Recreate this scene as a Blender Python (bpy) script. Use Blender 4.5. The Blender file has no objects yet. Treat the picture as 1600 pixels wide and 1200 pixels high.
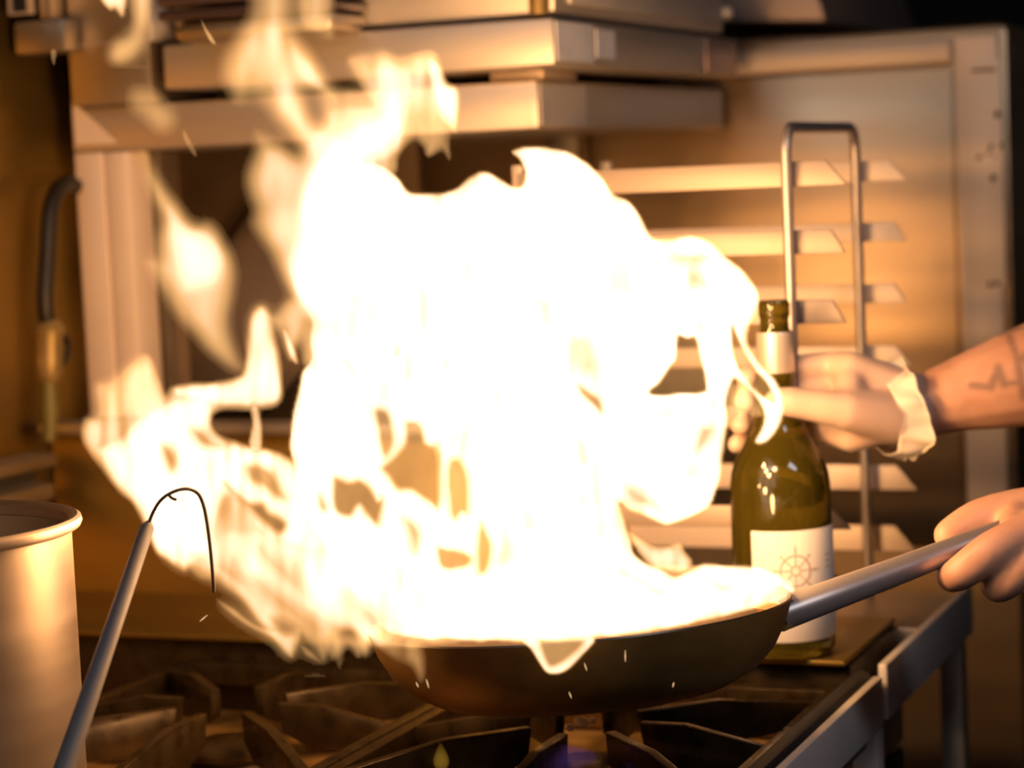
import bpy, bmesh, math, random
import numpy as np
from mathutils import Vector, Matrix

scene = bpy.context.scene
COL = scene.collection

# ------------------------------------------------------------------ camera
FPX = 3600.0
YAW, PITCH, ROLL = math.radians(22.6), math.radians(5.27), math.radians(2.6)
CAM = Vector((0.0, 0.0, 1.32))
_r0 = Vector((math.cos(YAW), math.sin(YAW), 0))
FW = Vector((-math.sin(YAW) * math.cos(PITCH), math.cos(YAW) * math.cos(PITCH), -math.sin(PITCH)))
_u0 = _r0.cross(FW)
RT = _r0 * math.cos(ROLL) - _u0 * math.sin(ROLL)
UP = _r0 * math.sin(ROLL) + _u0 * math.cos(ROLL)
cam_data = bpy.data.cameras.new('camera')
cam_data.sensor_width = 36.0
cam_data.lens = 36.0 * FPX / 1600.0
cam_data.clip_start = 0.05
cam_data.dof.use_dof = True
cam_data.dof.focus_distance = 1.56
cam_data.dof.aperture_fstop = 5.0
cam = bpy.data.objects.new('camera', cam_data)
cam.matrix_world = Matrix(((RT.x, UP.x, -FW.x, CAM.x), (RT.y, UP.y, -FW.y, CAM.y), (RT.z, UP.z, -FW.z, CAM.z), (0, 0, 0, 1)))
COL.objects.link(cam)
scene.camera = cam

scene.view_settings.view_transform = 'Standard'
scene.view_settings.look = 'None'
scene.view_settings.gamma = 1.0
scene.view_settings.exposure = 0.0
scene.cycles.use_denoising = True
scene.cycles.max_bounces = 8
scene.cycles.volume_bounces = 0
scene.cycles.sample_clamp_indirect = 6.0

w = bpy.data.worlds.new('world')
scene.world = w
w.use_nodes = True
w.node_tree.nodes['Background'].inputs[0].default_value = (0.55, 0.55, 0.62, 1)
w.node_tree.nodes['Background'].inputs[1].default_value = 0.015


def P(px, py, D):
    """the world point that the photograph shows at (px, py), D metres ahead"""
    return CAM + D * (FW + RT * ((px - 800) / FPX) + UP * ((600 - py) / FPX))


def ray(px, py):
    return FW + RT * ((px - 800) / FPX) + UP * ((600 - py) / FPX)


def onY(px, py, Y):
    r = ray(px, py)
    return CAM + r * ((Y - CAM.y) / r.y)


def onX(px, py, X):
    r = ray(px, py)
    return CAM + r * ((X - CAM.x) / r.x)


def onZ(px, py, Z):
    r = ray(px, py)
    return CAM + r * ((Z - CAM.z) / r.z)


def light(name, kind, loc, energy, color, size=0.1, target=None, size_y=None):
    d = bpy.data.lights.new(name, kind)
    d.energy = energy
    d.color = color
    if kind == 'AREA':
        d.shape = 'RECTANGLE'
        d.size = size
        d.size_y = size_y or size
    else:
        d.shadow_soft_size = size
    o = bpy.data.objects.new(name, d)
    o.location = loc
    if target is not None:
        o.rotation_euler = (Vector(target) - Vector(loc)).to_track_quat('-Z', 'Y').to_euler()
    COL.objects.link(o)
    return o


# the burning pan's own light, placed in the thick of the flame
FIRE = (1.0, 0.51, 0.175)
for (px, py, D, e) in ((700, 420, 1.57, 10.0), (860, 560, 1.57, 9.0), (700, 860, 1.57, 7.0), (1050, 430, 1.57, 6.0), (260, 780, 1.56, 3.5), (1010, 930, 1.60, 4.5), (580, 270, 1.60, 12.0)):
    light('flame_light', 'POINT', P(px, py, D), e * 0.42, FIRE, 0.022)
# cool daylight tubes of the kitchen ceiling, behind the cook
light('ceiling_light_lamp', 'AREA', (1.5, 0.3, 2.55), 17.0, (0.90, 0.92, 1.0), 1.2, (1.5, 0.3, 0), 0.5)
light('ceiling_light_lamp', 'AREA', (-0.6, -0.7, 2.55), 5.0, (0.80, 0.87, 1.0), 1.2, (-0.6, -0.7, 0), 0.5)


# ------------------------------------------------------------------ materials
def nodes_of(name):
    m = bpy.data.materials.new(name)
    m.use_nodes = True
    nt = m.node_tree
    return m, nt, nt.nodes['Principled BSDF']


def mat(name, col, rough=0.5, metal=0.0, var=0.0, scale=(8, 8, 8), rvar=0.0, bump=0.0, col2=None, detail=4, coat=0.0, spec=0.5, sss=0.0):
    m, nt, b = nodes_of(name)
    N, L = nt.nodes, nt.links
    b.inputs['Base Color'].default_value = (*col, 1)
    b.inputs['Roughness'].default_value = rough
    b.inputs['Metallic'].default_value = metal
    b.inputs['Specular IOR Level'].default_value = spec
    b.inputs['Coat Weight'].default_value = coat
    if sss:
        b.inputs['Subsurface Weight'].default_value = sss
        b.inputs['Subsurface Radius'].default_value = (0.012, 0.004, 0.002)
    if var or rvar or bump or col2:
        tc = N.new('ShaderNodeTexCoord')
        mp = N.new('ShaderNodeMapping')
        mp.inputs['Scale'].default_value = scale
        nz = N.new('ShaderNodeTexNoise')
        nz.inputs['Detail'].default_value = detail
        nz.inputs['Scale'].default_value = 1.0
        L.new(tc.outputs['Object'], mp.inputs['Vector'])
        L.new(mp.outputs[0], nz.inputs['Vector'])
        if col2 or var:
            rp = N.new('ShaderNodeValToRGB')
            c2 = col2 or tuple(c * (1 - var) for c in col)
            rp.color_ramp.elements[0].position = 0.36
            rp.color_ramp.elements[1].position = 0.64
            rp.color_ramp.elements[0].color = (*c2, 1)
            rp.color_ramp.elements[1].color = (*col, 1)
            L.new(nz.outputs[0], rp.inputs[0])
            L.new(rp.outputs[0], b.inputs['Base Color'])
        if rvar:
            mr = N.new('ShaderNodeMapRange')
            mr.inputs[1].default_value = 0.3
            mr.inputs[2].default_value = 0.7
            mr.inputs[3].default_value = max(0.02, rough - rvar)
            mr.inputs[4].default_value = rough + rvar
            L.new(nz.outputs[0], mr.inputs[0])
            L.new(mr.outputs[0], b.inputs['Roughness'])
        if bump:
            bp = N.new('ShaderNodeBump')
            bp.inputs['Strength'].default_value = bump
            bp.inputs['Distance'].default_value = 0.002
            L.new(nz.outputs[0], bp.inputs['Height'])
            L.new(bp.outputs[0], b.inputs['Normal'])
    return m


M = {}
M['steel'] = mat('brushed_steel', (0.66, 0.58, 0.52), 0.48, 0.7, var=0.10, scale=(3, 3, 40), rvar=0.05)
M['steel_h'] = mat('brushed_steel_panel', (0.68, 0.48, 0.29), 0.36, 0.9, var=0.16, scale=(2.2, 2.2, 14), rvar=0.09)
M['steel_dull'] = mat('dull_steel', (0.55, 0.47, 0.38), 0.5, 1.0, var=0.25, scale=(9, 9, 9), rvar=0.1)
M['steel_matt'] = mat('satin_steel', (0.62, 0.57, 0.54), 0.5, 0.35, var=0.08, scale=(12, 12, 12), rvar=0.06)
M['shelf'] = mat('pale_satin_metal', (0.62, 0.50, 0.40), 0.5, 0.45, var=0.06, scale=(6, 6, 6))
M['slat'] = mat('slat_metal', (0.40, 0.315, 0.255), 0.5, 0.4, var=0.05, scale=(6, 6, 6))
M['slat_lit'] = mat('slat_metal_lit', (0.92, 0.74, 0.58), 0.5, 0.2, var=0.05, scale=(6, 6, 6))  # same slat metal, lightened to paint in the light on the rear slats
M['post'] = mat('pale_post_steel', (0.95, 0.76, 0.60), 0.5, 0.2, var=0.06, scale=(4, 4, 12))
M['reflection'] = mat('painted_reflection', (0.85, 0.85, 0.92), 0.5, 0.1, var=0.12, scale=(30, 30, 30))  # bluish-white reflections on the tray's side, painted as pale pieces
M['soot'] = mat('sooty_steel', (0.17, 0.115, 0.075), 0.55, 0.7, var=0.4, scale=(7, 7, 9), rvar=0.1)
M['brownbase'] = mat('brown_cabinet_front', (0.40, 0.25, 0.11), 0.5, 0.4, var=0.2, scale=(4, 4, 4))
M['soot2'] = mat('browned_steel', (0.33, 0.24, 0.17), 0.5, 0.8, var=0.3, scale=(6, 6, 6), rvar=0.1)
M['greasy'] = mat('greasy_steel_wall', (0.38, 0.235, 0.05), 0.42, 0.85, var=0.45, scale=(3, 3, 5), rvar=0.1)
M['tray'] = mat('burnt_drip_tray', (0.62, 0.36, 0.12), 0.42, 0.75, var=0.6, scale=(22, 22, 22), rvar=0.15, bump=0.25)
M['iron'] = mat('cast_iron', (0.045, 0.027, 0.010), 0.34, 0.6, var=0.3, scale=(60, 60, 60), rvar=0.12, bump=0.15)
M['burner'] = mat('burner_iron', (0.10, 0.07, 0.05), 0.55, 0.5, var=0.4, scale=(50, 50, 50), bump=0.3)
M['pan_out'] = mat('seasoned_pan', (0.34, 0.18, 0.045), 0.50, 0.55, var=0.6, scale=(9, 9, 14), rvar=0.12, bump=0.08)
M['pan_in'] = mat('pan_inside', (0.10, 0.07, 0.05), 0.35, 0.6, var=0.3, scale=(20, 20, 20))
M['handle'] = mat('steel_handle', (0.52, 0.44, 0.41), 0.36, 0.65)
M['pot'] = mat('spun_steel', (0.44, 0.34, 0.27), 0.44, 0.95, var=0.05, scale=(3, 3, 60), rvar=0.04)
M['pot_in'] = mat('pot_inside_steel', (0.45, 0.40, 0.36), 0.35, 1.0)
M['rod'] = mat('grey_rod_steel', (0.115, 0.105, 0.11), 0.6, 0.3, rvar=0.08, scale=(40, 40, 40))
M['wire'] = mat('dark_wire', (0.10, 0.07, 0.05), 0.45, 0.8)
M['tube'] = mat('chromed_wire', (0.55, 0.48, 0.46), 0.42, 0.75)
M['black'] = mat('black_metal', (0.012, 0.011, 0.011), 0.6, 0.2)
M['dark'] = mat('dark_paint', (0.03, 0.024, 0.02), 0.7)
M['room'] = mat('dark_wall_paint', (0.05, 0.042, 0.036), 0.8, var=0.2, scale=(3, 3, 3))
M['floor'] = mat('quarry_tile', (0.06, 0.04, 0.03), 0.45, var=0.4, scale=(5, 5, 5))
M['panel'] = mat('control_overlay', (0.96, 0.80, 0.66), 0.5, 0.1, var=0.05, scale=(9, 9, 9))
M['ink'] = mat('brown_print', (0.16, 0.09, 0.05), 0.6)
M['brass'] = mat('worn_brass', (0.42, 0.28, 0.10), 0.5, 0.6, var=0.3, scale=(30, 30, 30))
M['hose'] = mat('dark_hose', (0.02, 0.014, 0.008), 0.45, 0.3)
M['hose_g'] = mat('olive_hose', (0.14, 0.11, 0.02), 0.5, 0.1)
M['foil'] = mat('pale_capsule_foil', (0.70, 0.60, 0.52), 0.40, 0.55, var=0.06, scale=(20, 20, 90))
M['paper'] = mat('cream_label_paper', (0.80, 0.71, 0.64), 0.75, var=0.03, scale=(40, 40, 40))
M['emblem'] = mat('faded_label_print', (0.42, 0.31, 0.25), 0.8)
M['skin'] = mat('skin', (0.66, 0.36, 0.24), 0.5, 0.0, col2=(0.56, 0.28, 0.18), scale=(28, 28, 28), bump=0.15, sss=0.12)
M['hair'] = mat('dark_hair', (0.05, 0.03, 0.02), 0.6, bump=0.5, scale=(90, 90, 10))
M['cloth'] = mat('black_cotton', (0.03, 0.03, 0.035), 0.9, var=0.2, scale=(60, 60, 60))
M['cloth2'] = mat('checked_trousers', (0.07, 0.07, 0.08), 0.9, var=0.3, scale=(60, 60, 60))
M['shoe'] = mat('black_leather', (0.02, 0.02, 0.02), 0.5)
M['food'] = mat('chopped_garlic', (0.85, 0.70, 0.58), 0.5, sss=0.2)
M['eye'] = mat('eye_white', (0.8, 0.78, 0.75), 0.3)
M['lip'] = mat('lip', (0.50, 0.20, 0.16), 0.5)
M['diffuser'] = mat('lamp_diffuser', (0.8, 0.8, 0.8), 0.5)
_b = M['diffuser'].node_tree.nodes['Principled BSDF']
_b.inputs['Emission Color'].default_value = (0.8, 0.87, 1, 1)
_b.inputs['Emission Strength'].default_value = 4.0

# skin carries its tattoo as pigment
_nt = M['skin'].node_tree
_pb = _nt.nodes['Principled BSDF']
_lnk = _pb.inputs['Base Color'].links[0]
_src = _lnk.from_socket
_at = _nt.nodes.new('ShaderNodeAttribute')
_at.attribute_name = 'tattoo'
_mx = _nt.nodes.new('ShaderNodeMix')
_mx.data_type = 'RGBA'
_nt.links.new(_at.outputs['Fac'], _mx.inputs[0])
_nt.links.new(_src, _mx.inputs[6])
_mx.inputs[7].default_value = (0.10, 0.085, 0.075, 1)
_nt.links.new(_mx.outputs[2], _pb.inputs['Base Color'])

# bottle glass, wine
m, nt, b = nodes_of('olive_bottle_glass')
b.inputs['Base Color'].default_value = (0.15, 0.115, 0.012, 1)
b.inputs['Roughness'].default_value = 0.04
b.inputs['IOR'].default_value = 1.45
b.inputs['Transmission Weight'].default_value = 0.75
M['glass'] = m
# thin vinyl glove
m, nt, b = nodes_of('clear_vinyl_glove')
b.inputs['Base Color'].default_value = (0.86, 0.72, 0.62, 1)
b.inputs['Roughness'].default_value = 0.35
b.inputs['Alpha'].default_value = 0.42
M['glove'] = m
m, nt, b = nodes_of('glove_cuff_vinyl')
b.inputs['Base Color'].default_value = (0.90, 0.78, 0.66, 1)
b.inputs['Roughness'].default_value = 0.35
b.inputs['Alpha'].default_value = 0.8
M['cuff'] = m


def volume_mat(name, col, k):
    m = bpy.data.materials.new(name)
    m.use_nodes = True
    nt = m.node_tree
    nt.nodes.clear()
    out = nt.nodes.new('ShaderNodeOutputMaterial')
    em = nt.nodes.new('ShaderNodeEmission')
    em.inputs[0].default_value = (*col, 1)
    em.inputs[1].default_value = k
    nt.links.new(em.outputs[0], out.inputs['Volume'])
    return m


KV = 25.0
M['flame'] = volume_mat('flame_gas', (1.0, 0.53, 0.19), KV)
M['flame_hot'] = volume_mat('flame_core_gas', (0.10, 0.33, 0.46), KV)
M['flame_y'] = volume_mat('burner_flame_gas', (1.0, 0.55, 0.06), 13.0)
M['flame_b'] = volume_mat('blue_burner_gas', (0.22, 0.10, 0.55), 2.6)
m, nt, b = nodes_of('spark')
b.inputs['Base Color'].default_value = (0.1, 0.05, 0.02, 1)
b.inputs['Emission Color'].default_value = (1, 0.6, 0.3, 1)
b.inputs['Emission Strength'].default_value = 1.2
M['spark'] = m


# ------------------------------------------------------------------ helpers
def tag(o, label=None, cat=None, group=None, kind=None):
    if label: o['label'] = label
    if cat: o['category'] = cat
    if group: o['group'] = group
    if kind: o['kind'] = kind
    return o


def thing(name, label, cat, loc=(0, 0, 0), group=None):
    o = bpy.data.objects.new(name, None)
    o.empty_display_size = 0.05
    o.location = loc
    COL.objects.link(o)
    return tag(o, label, cat, group)


class MB:
    def __init__(s):
        s.v, s.f = [], []

    def add(s, vs, fs):
        n = len(s.v)
        s.v += [tuple(v) for v in vs]
        s.f += [tuple(i + n for i in f) for f in fs]
        return s

    def box(s, lo, hi, bev=0.0):
        bm = bmesh.new()
        bmesh.ops.create_cube(bm, size=1)
        lo, hi = Vector(lo), Vector(hi)
        for v in bm.verts:
            v.co = Vector((lo[i] + (v.co[i] + 0.5) * (hi[i] - lo[i]) for i in range(3)))
        return s._bm(bm, bev)

    def obox(s, c, ax, ay, az, bev=0.0):
        """box about c with half-extent vectors"""
        bm = bmesh.new()
        bmesh.ops.create_cube(bm, size=2)
        c, ax, ay, az = map(Vector, (c, ax, ay, az))
        for v in bm.verts:
            v.co = c + ax * v.co.x + ay * v.co.y + az * v.co.z
        return s._bm(bm, bev)

    def _bm(s, bm, bev=0.0, seg=2):
        if bev:
            bmesh.ops.bevel(bm, geom=list(bm.edges), offset=bev, segments=seg, profile=0.5, affect='EDGES')
        bmesh.ops.recalc_face_normals(bm, faces=bm.faces)
        bm.verts.index_update()
        s.add([v.co for v in bm.verts], [[v.index for v in f.verts] for f in bm.faces])
        bm.free()
        return s

    def prism(s, pts, d, bev=0.0):
        """polygon of 3-D points pushed along d"""
        bm = bmesh.new()
        d = Vector(d)
        a = [bm.verts.new(Vector(p)) for p in pts]
        c = [bm.verts.new(Vector(p) + d) for p in pts]
        n = len(a)
        bm.faces.new(a)
        bm.faces.new(c[::-1])
        for i in range(n):
            bm.faces.new((a[i], a[(i + 1) % n], c[(i + 1) % n], c[i]))
        return s._bm(bm, bev)

    def tube(s, pts, r, n=12, caps=True):
        pts = [Vector(p) for p in pts]
        rr = r if isinstance(r, (list, tuple)) else [r] * len(pts)
        vs, fs = [], []
        prev = None
        for i, p in enumerate(pts):
            t = (pts[min(i + 1, len(pts) - 1)] - pts[max(i - 1, 0)]).normalized()
            if prev is None:
                a = t.orthogonal().normalized()
            else:
                a = (prev - t * prev.dot(t)).normalized()
            prev = a
            b2 = t.cross(a)
            for k in range(n):
                q = 2 * math.pi * k / n
                vs.append(p + (a * math.cos(q) + b2 * math.sin(q)) * rr[i])
        for i in range(len(pts) - 1):
            for k in range(n):
                fs.append((i * n + k, i * n + (k + 1) % n, (i + 1) * n + (k + 1) % n, (i + 1) * n + k))
        if caps:
            fs.append(tuple(range(n))[::-1])
            fs.append(tuple((len(pts) - 1) * n + k for k in range(n)))
        return s.add(vs, fs)

    def lathe(s, prof, c=(0, 0, 0), ax=(0, 0, 1), n=64, a0=0.0, a1=2 * math.pi):
        """prof = [(radius, height)]; full turn closed"""
        ax = Vector(ax).normalized()
        e1 = Vector((1, 0, 0))
        e1 = (e1 - ax * e1.dot(ax)).normalized()
        e2 = ax.cross(e1)
        c = Vector(c)
        full = abs(a1 - a0 - 2 * math.pi) < 1e-6
        m = n if full else n + 1
        vs, fs = [], []
        for (r, h) in prof:
            for k in range(m):
                q = a0 + (a1 - a0) * k / n
                vs.append(c + ax * h + (e1 * math.cos(q) + e2 * math.sin(q)) * max(r, 1e-5))
        for i in range(len(prof) - 1):
            for k in range(n):
                k2 = (k + 1) % m
                fs.append((i * m + k, i * m + k2, (i + 1) * m + k2, (i + 1) * m + k))
        return s.add(vs, fs)

    def ball(s, c, r, sub=2, sq=(1, 1, 1)):
        bm = bmesh.new()
        bmesh.ops.create_icosphere(bm, subdivisions=sub, radius=r)
        for v in bm.verts:
            v.co = Vector(c) + Vector((v.co.x * sq[0], v.co.y * sq[1], v.co.z * sq[2]))
        return s._bm(bm)

    def build(s, name, material, parent=None, smooth=True, angle=40):
        me = bpy.data.meshes.new(name)
        off = Vector((0, 0, 0))
        if parent is not None:
            off = Vector(parent.matrix_world.translation) if parent.type != 'EMPTY' else Vector(parent.location)
            q = parent
            off = Vector((0, 0, 0))
            while q is not None:
                off += Vector(q.location)
                q = q.parent
        me.from_pydata([tuple(Vector(v) - off) for v in s.v], [], s.f)
        me.validate()
        me.update()
        if smooth:
            me.polygons.foreach_set('use_smooth', [True] * len(me.polygons))
            me.set_sharp_from_angle(angle=math.radians(angle))
        me.materials.append(material)
        o = bpy.data.objects.new(name, me)
        COL.objects.link(o)
        if parent is not None:
            o.parent = parent
        return o


def world_origin(o, p):
    """move a top-level mesh's origin to p without moving its surface"""
    p = Vector(p)
    o.data.transform(Matrix.Translation(-p))
    o.location = p
    return o


def arc(c, a, b, t0, t1, n):
    c, a, b = Vector(c), Vector(a), Vector(b)
    return [c + a * math.cos(t0 + (t1 - t0) * i / n) + b * math.sin(t0 + (t1 - t0) * i / n) for i in range(n + 1)]


def spline(pts, n=6):
    """Catmull-Rom through 3-D points"""
    pts = [Vector(p) for p in pts]
    out = []
    for i in range(len(pts) - 1):
        p0, p1, p2, p3 = pts[max(i - 1, 0)], pts[i], pts[i + 1], pts[min(i + 2, len(pts) - 1)]
        for k in range(n):
            t = k / n
            out.append(0.5 * ((2 * p1) + (-p0 + p2) * t + (2 * p0 - 5 * p1 + 4 * p2 - p3) * t * t + (-p0 + 3 * p1 - 3 * p2 + p3) * t ** 3))
    out.append(pts[-1])
    return out

# ------------------------------------------------------------------ room shell
def struct(name, lo, hi, material):
    o = MB().box(lo, hi).build(name, material, smooth=False)
    return tag(o, kind='structure')


struct('floor', (-3.0, -2.5, -0.1), (3.2, 5.0, 0.0), M['floor'])
struct('ceiling', (-3.0, -2.5, 2.7), (3.2, 5.0, 2.8), M['room'])
struct('wall_back', (-3.0, 5.0, 0.0), (3.2, 5.1, 2.7), M['room'])
struct('wall_front', (-3.0, -2.6, 0.0), (3.2, -2.5, 2.7), M['room'])
struct('wall_right', (3.2, -2.5, 0.0), (3.3, 5.0, 2.7), M['room'])
XW = -1.345
YB = 1.98           # back of the stove
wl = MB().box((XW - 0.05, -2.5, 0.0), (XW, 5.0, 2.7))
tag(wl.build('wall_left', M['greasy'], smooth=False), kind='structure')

ZT = 0.905          # cooking surface
XR = -0.441         # right end of stove and table

# two steel ledges along the left wall
la, lb = onX(0, 722, XW + 0.02), onX(0, 772, XW + 0.02)
for i, (z, dz, dep) in enumerate(((la.z, 0.014, 0.035), (lb.z, 0.016, 0.03))):
    t = thing('wall_ledge', ('upper' if i == 0 else 'lower') + ' of the two narrow steel ledges on the left wall above the tall pot', 'ledge', (XW, 1.5, z))
    MB().box((XW + 0.001, 0.6, z - dz), (XW + dep, YB - 0.03, z), 0.003).build('shelf', M['steel_dull'], t)
    MB().box((XW + 0.001, 0.6, z - dz - 0.02), (XW + 0.008, YB - 0.03, z - dz - 0.0005)).build('back_flange', M['dark'], t)

# ------------------------------------------------------------------ stove
st = thing('gas_stove', 'black and steel gas stove with cast iron grates under the burning pan', 'stove', (-0.9, 1.5, 0))
MB().box((XW + 0.012, 1.06, 0.10), (XR - 0.02, YB - 0.01, ZT - 0.105), 0.004).build('body', M['black'], st)
MB().box((XW + 0.012, 1.06, ZT - 0.100), (XR - 0.02, YB - 0.01, ZT - 0.062), 0.002).build('drip_tray', M['tray'], st)
for sx in (XW + 0.10, XR - 0.10):
    for sy in (1.14, YB - 0.1):
        MB().tube([(sx, sy, 0.001), (sx, sy, 0.10)], 0.025, 16).build('leg', M['steel'], st)
# right side rail, its dark seal strip and stiles
MB().box((XR - 0.004, 1.04, ZT - 0.045), (XR + 0.004, YB - 0.18, ZT - 0.004), 0.002).build('side_rail', M['steel_matt'], st)
MB().box((XR - 0.019, 1.04, ZT - 0.06), (XR - 0.006, YB - 0.18, ZT), 0.003).build('edge_trim', M['black'], st)
MB().box((XR - 0.018, YB - 0.20, 0.02), (XR + 0.003, YB - 0.178, ZT - 0.046), 0.002).build('stile', M['steel_matt'], st)
MB().box((XR - 0.018, 1.045, 0.02), (XR + 0.003, 1.07, ZT - 0.046), 0.002).build('stile', M['steel_matt'], st)
# backguard
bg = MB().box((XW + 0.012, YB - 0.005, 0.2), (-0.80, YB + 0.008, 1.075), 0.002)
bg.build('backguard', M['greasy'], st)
MB().box((XW + 0.012, YB - 0.03, 1.076), (-0.80, YB + 0.008, 1.088), 0.003).build('backguard_cap', M['steel_dull'], st)


def grate(cx, cy, w, d, parent_label):
    g = thing('burner_grate', parent_label, 'grate', (cx, cy, ZT - 0.03), 'cast iron grates of the stove')
    b, h = 0.006, 0.020
    z1 = ZT - 0.012
    fr = MB()
    for sx in (-1, 1):
        fr.box((cx + sx * w / 2 - b, cy - d / 2, z1 - h), (cx + sx * w / 2 + b, cy + d / 2, z1), 0.002)
    for sy in (-1, 1):
        fr.box((cx - w / 2, cy + sy * d / 2 - b, z1 - h), (cx + w / 2, cy + sy * d / 2 + b, z1), 0.002)
    # stubby feet
    for sx in (-1, 1):
        for sy in (-1, 1):
            fr.box((cx + sx * (w / 2 - 0.004) - 0.007, cy + sy * (d / 2 - 0.004) - 0.007, ZT - 0.0615), (cx + sx * (w / 2 - 0.004) + 0.007, cy + sy * (d / 2 - 0.004) + 0.007, z1 - 0.005), 0.001)
    fr.build('frame', M['iron'], g)
    # eight fins that climb towards the burner, blunt at the inner end
    for k in range(8):
        a = math.pi / 4 * k + math.pi / 8 * (0 if k % 2 else 0)
        dx, dy = math.cos(a), math.sin(a)
        L = min(w / 2 / max(abs(dx), 1e-6), d / 2 / max(abs(dy), 1e-6))
        r0 = 0.045
        q = Vector((-dy, dx, 0)) * 0.0042
        c = Vector((cx, cy, 0))
        u = Vector((dx, dy, 0))
        pts = [c + u * L + Vector((0, 0, z1 - 0.002)), c + u * (L * 0.55) + Vector((0, 0, ZT)), c + u * r0 + Vector((0, 0, ZT)), c + u * (r0 + 0.004) + Vector((0, 0, ZT - 0.024)), c + u * (r0 + 0.03) + Vector((0, 0, ZT - 0.036)), c + u * L + Vector((0, 0, z1 - h))]
        MB().prism([p - q for p in pts], q * 2, 0.0012).build('fin', M['iron'], g)
    return g


def burner(cx, cy, label):
    g = thing('gas_burner', label, 'burner', (cx, cy, ZT - 0.062), 'gas burners of the stove')
    MB().lathe([(0, -0.0), (0.052, 0.0), (0.050, 0.010), (0.034, 0.014), (0.034, 0.018), (0, 0.018)], (cx, cy, ZT - 0.0612), n=40).build('burner_base', M['burner'], g)
    MB().lathe([(0, 0.0), (0.040, 0.0), (0.040, 0.005), (0.034, 0.008), (0, 0.009)], (cx, cy, ZT - 0.0425), n=40).build('burner_cap', M['iron'], g)


gw, gd = 0.292, 0.36
XS = (XR - 0.026 - 0.006 - gw / 2, XR - 0.026 - 0.006 - gw * 1.5 - 0.014, XR - 0.026 - 0.006 - gw * 2.5 - 0.028)
YS = (1.60, 1.225)
glab = {(0, 0): 'cast iron grate under the right side of the burning pan', (1, 0): 'cast iron grate left of the pan and below the hanging flame tips', (2, 0): 'cast iron grate in the left back corner behind the leaning rod',
        (0, 1): 'front right cast iron grate beside the steel side rail', (1, 1): 'front middle cast iron grate at the bottom edge of the picture', (2, 1): 'front left cast iron grate under the tall pot'}
for i, gx in enumerate(XS):
    for j, gy in enumerate(YS):
        if gx - gw / 2 < XW:
            continue
        grate(gx, gy, gw, gd, glab[(i, j)])
        burner(gx, gy, 'gas burner inside the ' + glab[(i, j)].replace('cast iron grate', 'grate'))
# rear steel strip of the stove between grates and backguard
MB().box((XW + 0.014, 1.800, ZT - 0.061), (XR - 0.022, YB - 0.011, ZT + 0.0045), 0.003).build('rear_riser', M['iron'], st)
MB().box((XW + 0.014, 1.788, ZT + 0.005), (XR - 0.024, YB - 0.011, ZT + 0.0095), 0.0015).build('rear_shelf', M['greasy'], st)

# ------------------------------------------------------------------ steel table behind the stove
tb = thing('steel_table', 'steel work table behind the stove with a grey edge rail, right of the bottle', 'table', (-0.6, 2.06, 0))
Y0, Y1 = YB - 0.172, 2.16
MB().box((-0.79, YB + 0.012, ZT - 0.03), (XR - 0.003, Y1, ZT - 0.004), 0.002).build('table_top', M['steel_dull'], tb)
MB().box((XR - 0.002, Y0, ZT - 0.042), (XR + 0.006, Y1, ZT + 0.004), 0.002).build('edge_rail', M['steel_matt'], tb)
for (lx, ly) in ((XR - 0.012, Y1 - 0.012), (-0.77, Y1 - 0.012), (-0.77, YB + 0.03)):
    MB().box((lx - 0.011, ly - 0.011, 0.001), (lx + 0.011, ly + 0.011, ZT - 0.043), 0.002).build('leg', M['steel_dull'], tb)

# ------------------------------------------------------------------ broiler stack on a steel frame, upper left
YF = 2.0
def zY(px, py, Y): return onY(px, py, Y).z
def xY(px, py, Y): return onY(px, py, Y).x
def yX(px, py, X): return onX(px, py, X).y

xc = xY(840, 160, YF)
yb_end = yX(1130, 170, xc)
br = thing('steel_stand', 'steel broiler frame with a wide left post and a long top beam behind the flame', 'frame', (-1.1, 2.1, 0))
zb0, zb1 = zY(840, 201, YF), zY(840, 125, YF)
xl = xY(111, 190, YF)
MB().box((xl, YF, zb0), (xc, yb_end, zb1), 0.003).build('top_beam', M['steel'], br)
xp = xY(208, 400, YF)
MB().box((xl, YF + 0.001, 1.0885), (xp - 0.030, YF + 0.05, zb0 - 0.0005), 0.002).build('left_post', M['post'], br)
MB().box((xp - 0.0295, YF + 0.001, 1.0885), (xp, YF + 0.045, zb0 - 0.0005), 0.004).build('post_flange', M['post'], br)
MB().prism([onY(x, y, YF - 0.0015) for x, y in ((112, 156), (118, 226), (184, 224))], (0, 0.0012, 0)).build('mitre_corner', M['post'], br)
MB().box((xl, YF + 0.10, 0.001), (xl + 0.04, YF + 0.14, zb0 - 0.0005), 0.002).build('leg', M['steel_dull'], br)
MB().box((xl + 0.3, yb_end - 0.04, 0.001), (xl + 0.34, yb_end - 0.001, zb0 - 0.0005), 0.002).build('leg', M['steel_dull'], br)
MB().box((XW + 0.012, YF + 0.26, 0.9), (xY(660, 400, YF + 0.26), YF + 0.27, zb0 - 0.0005)).build('back_panel', M['soot'], br)
# slanting plate in the opening
yq = YF + 0.20
pl = [onY(x, y, yq) for x, y in ((250, 520), (262, 505), (330, 420), (392, 325), (470, 330), (520, 520), (420, 640), (300, 640), (252, 650))]
MB().prism(pl, (0, 0.012, 0), 0.002).build('slanting_plate', M['soot2'], br)
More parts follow.
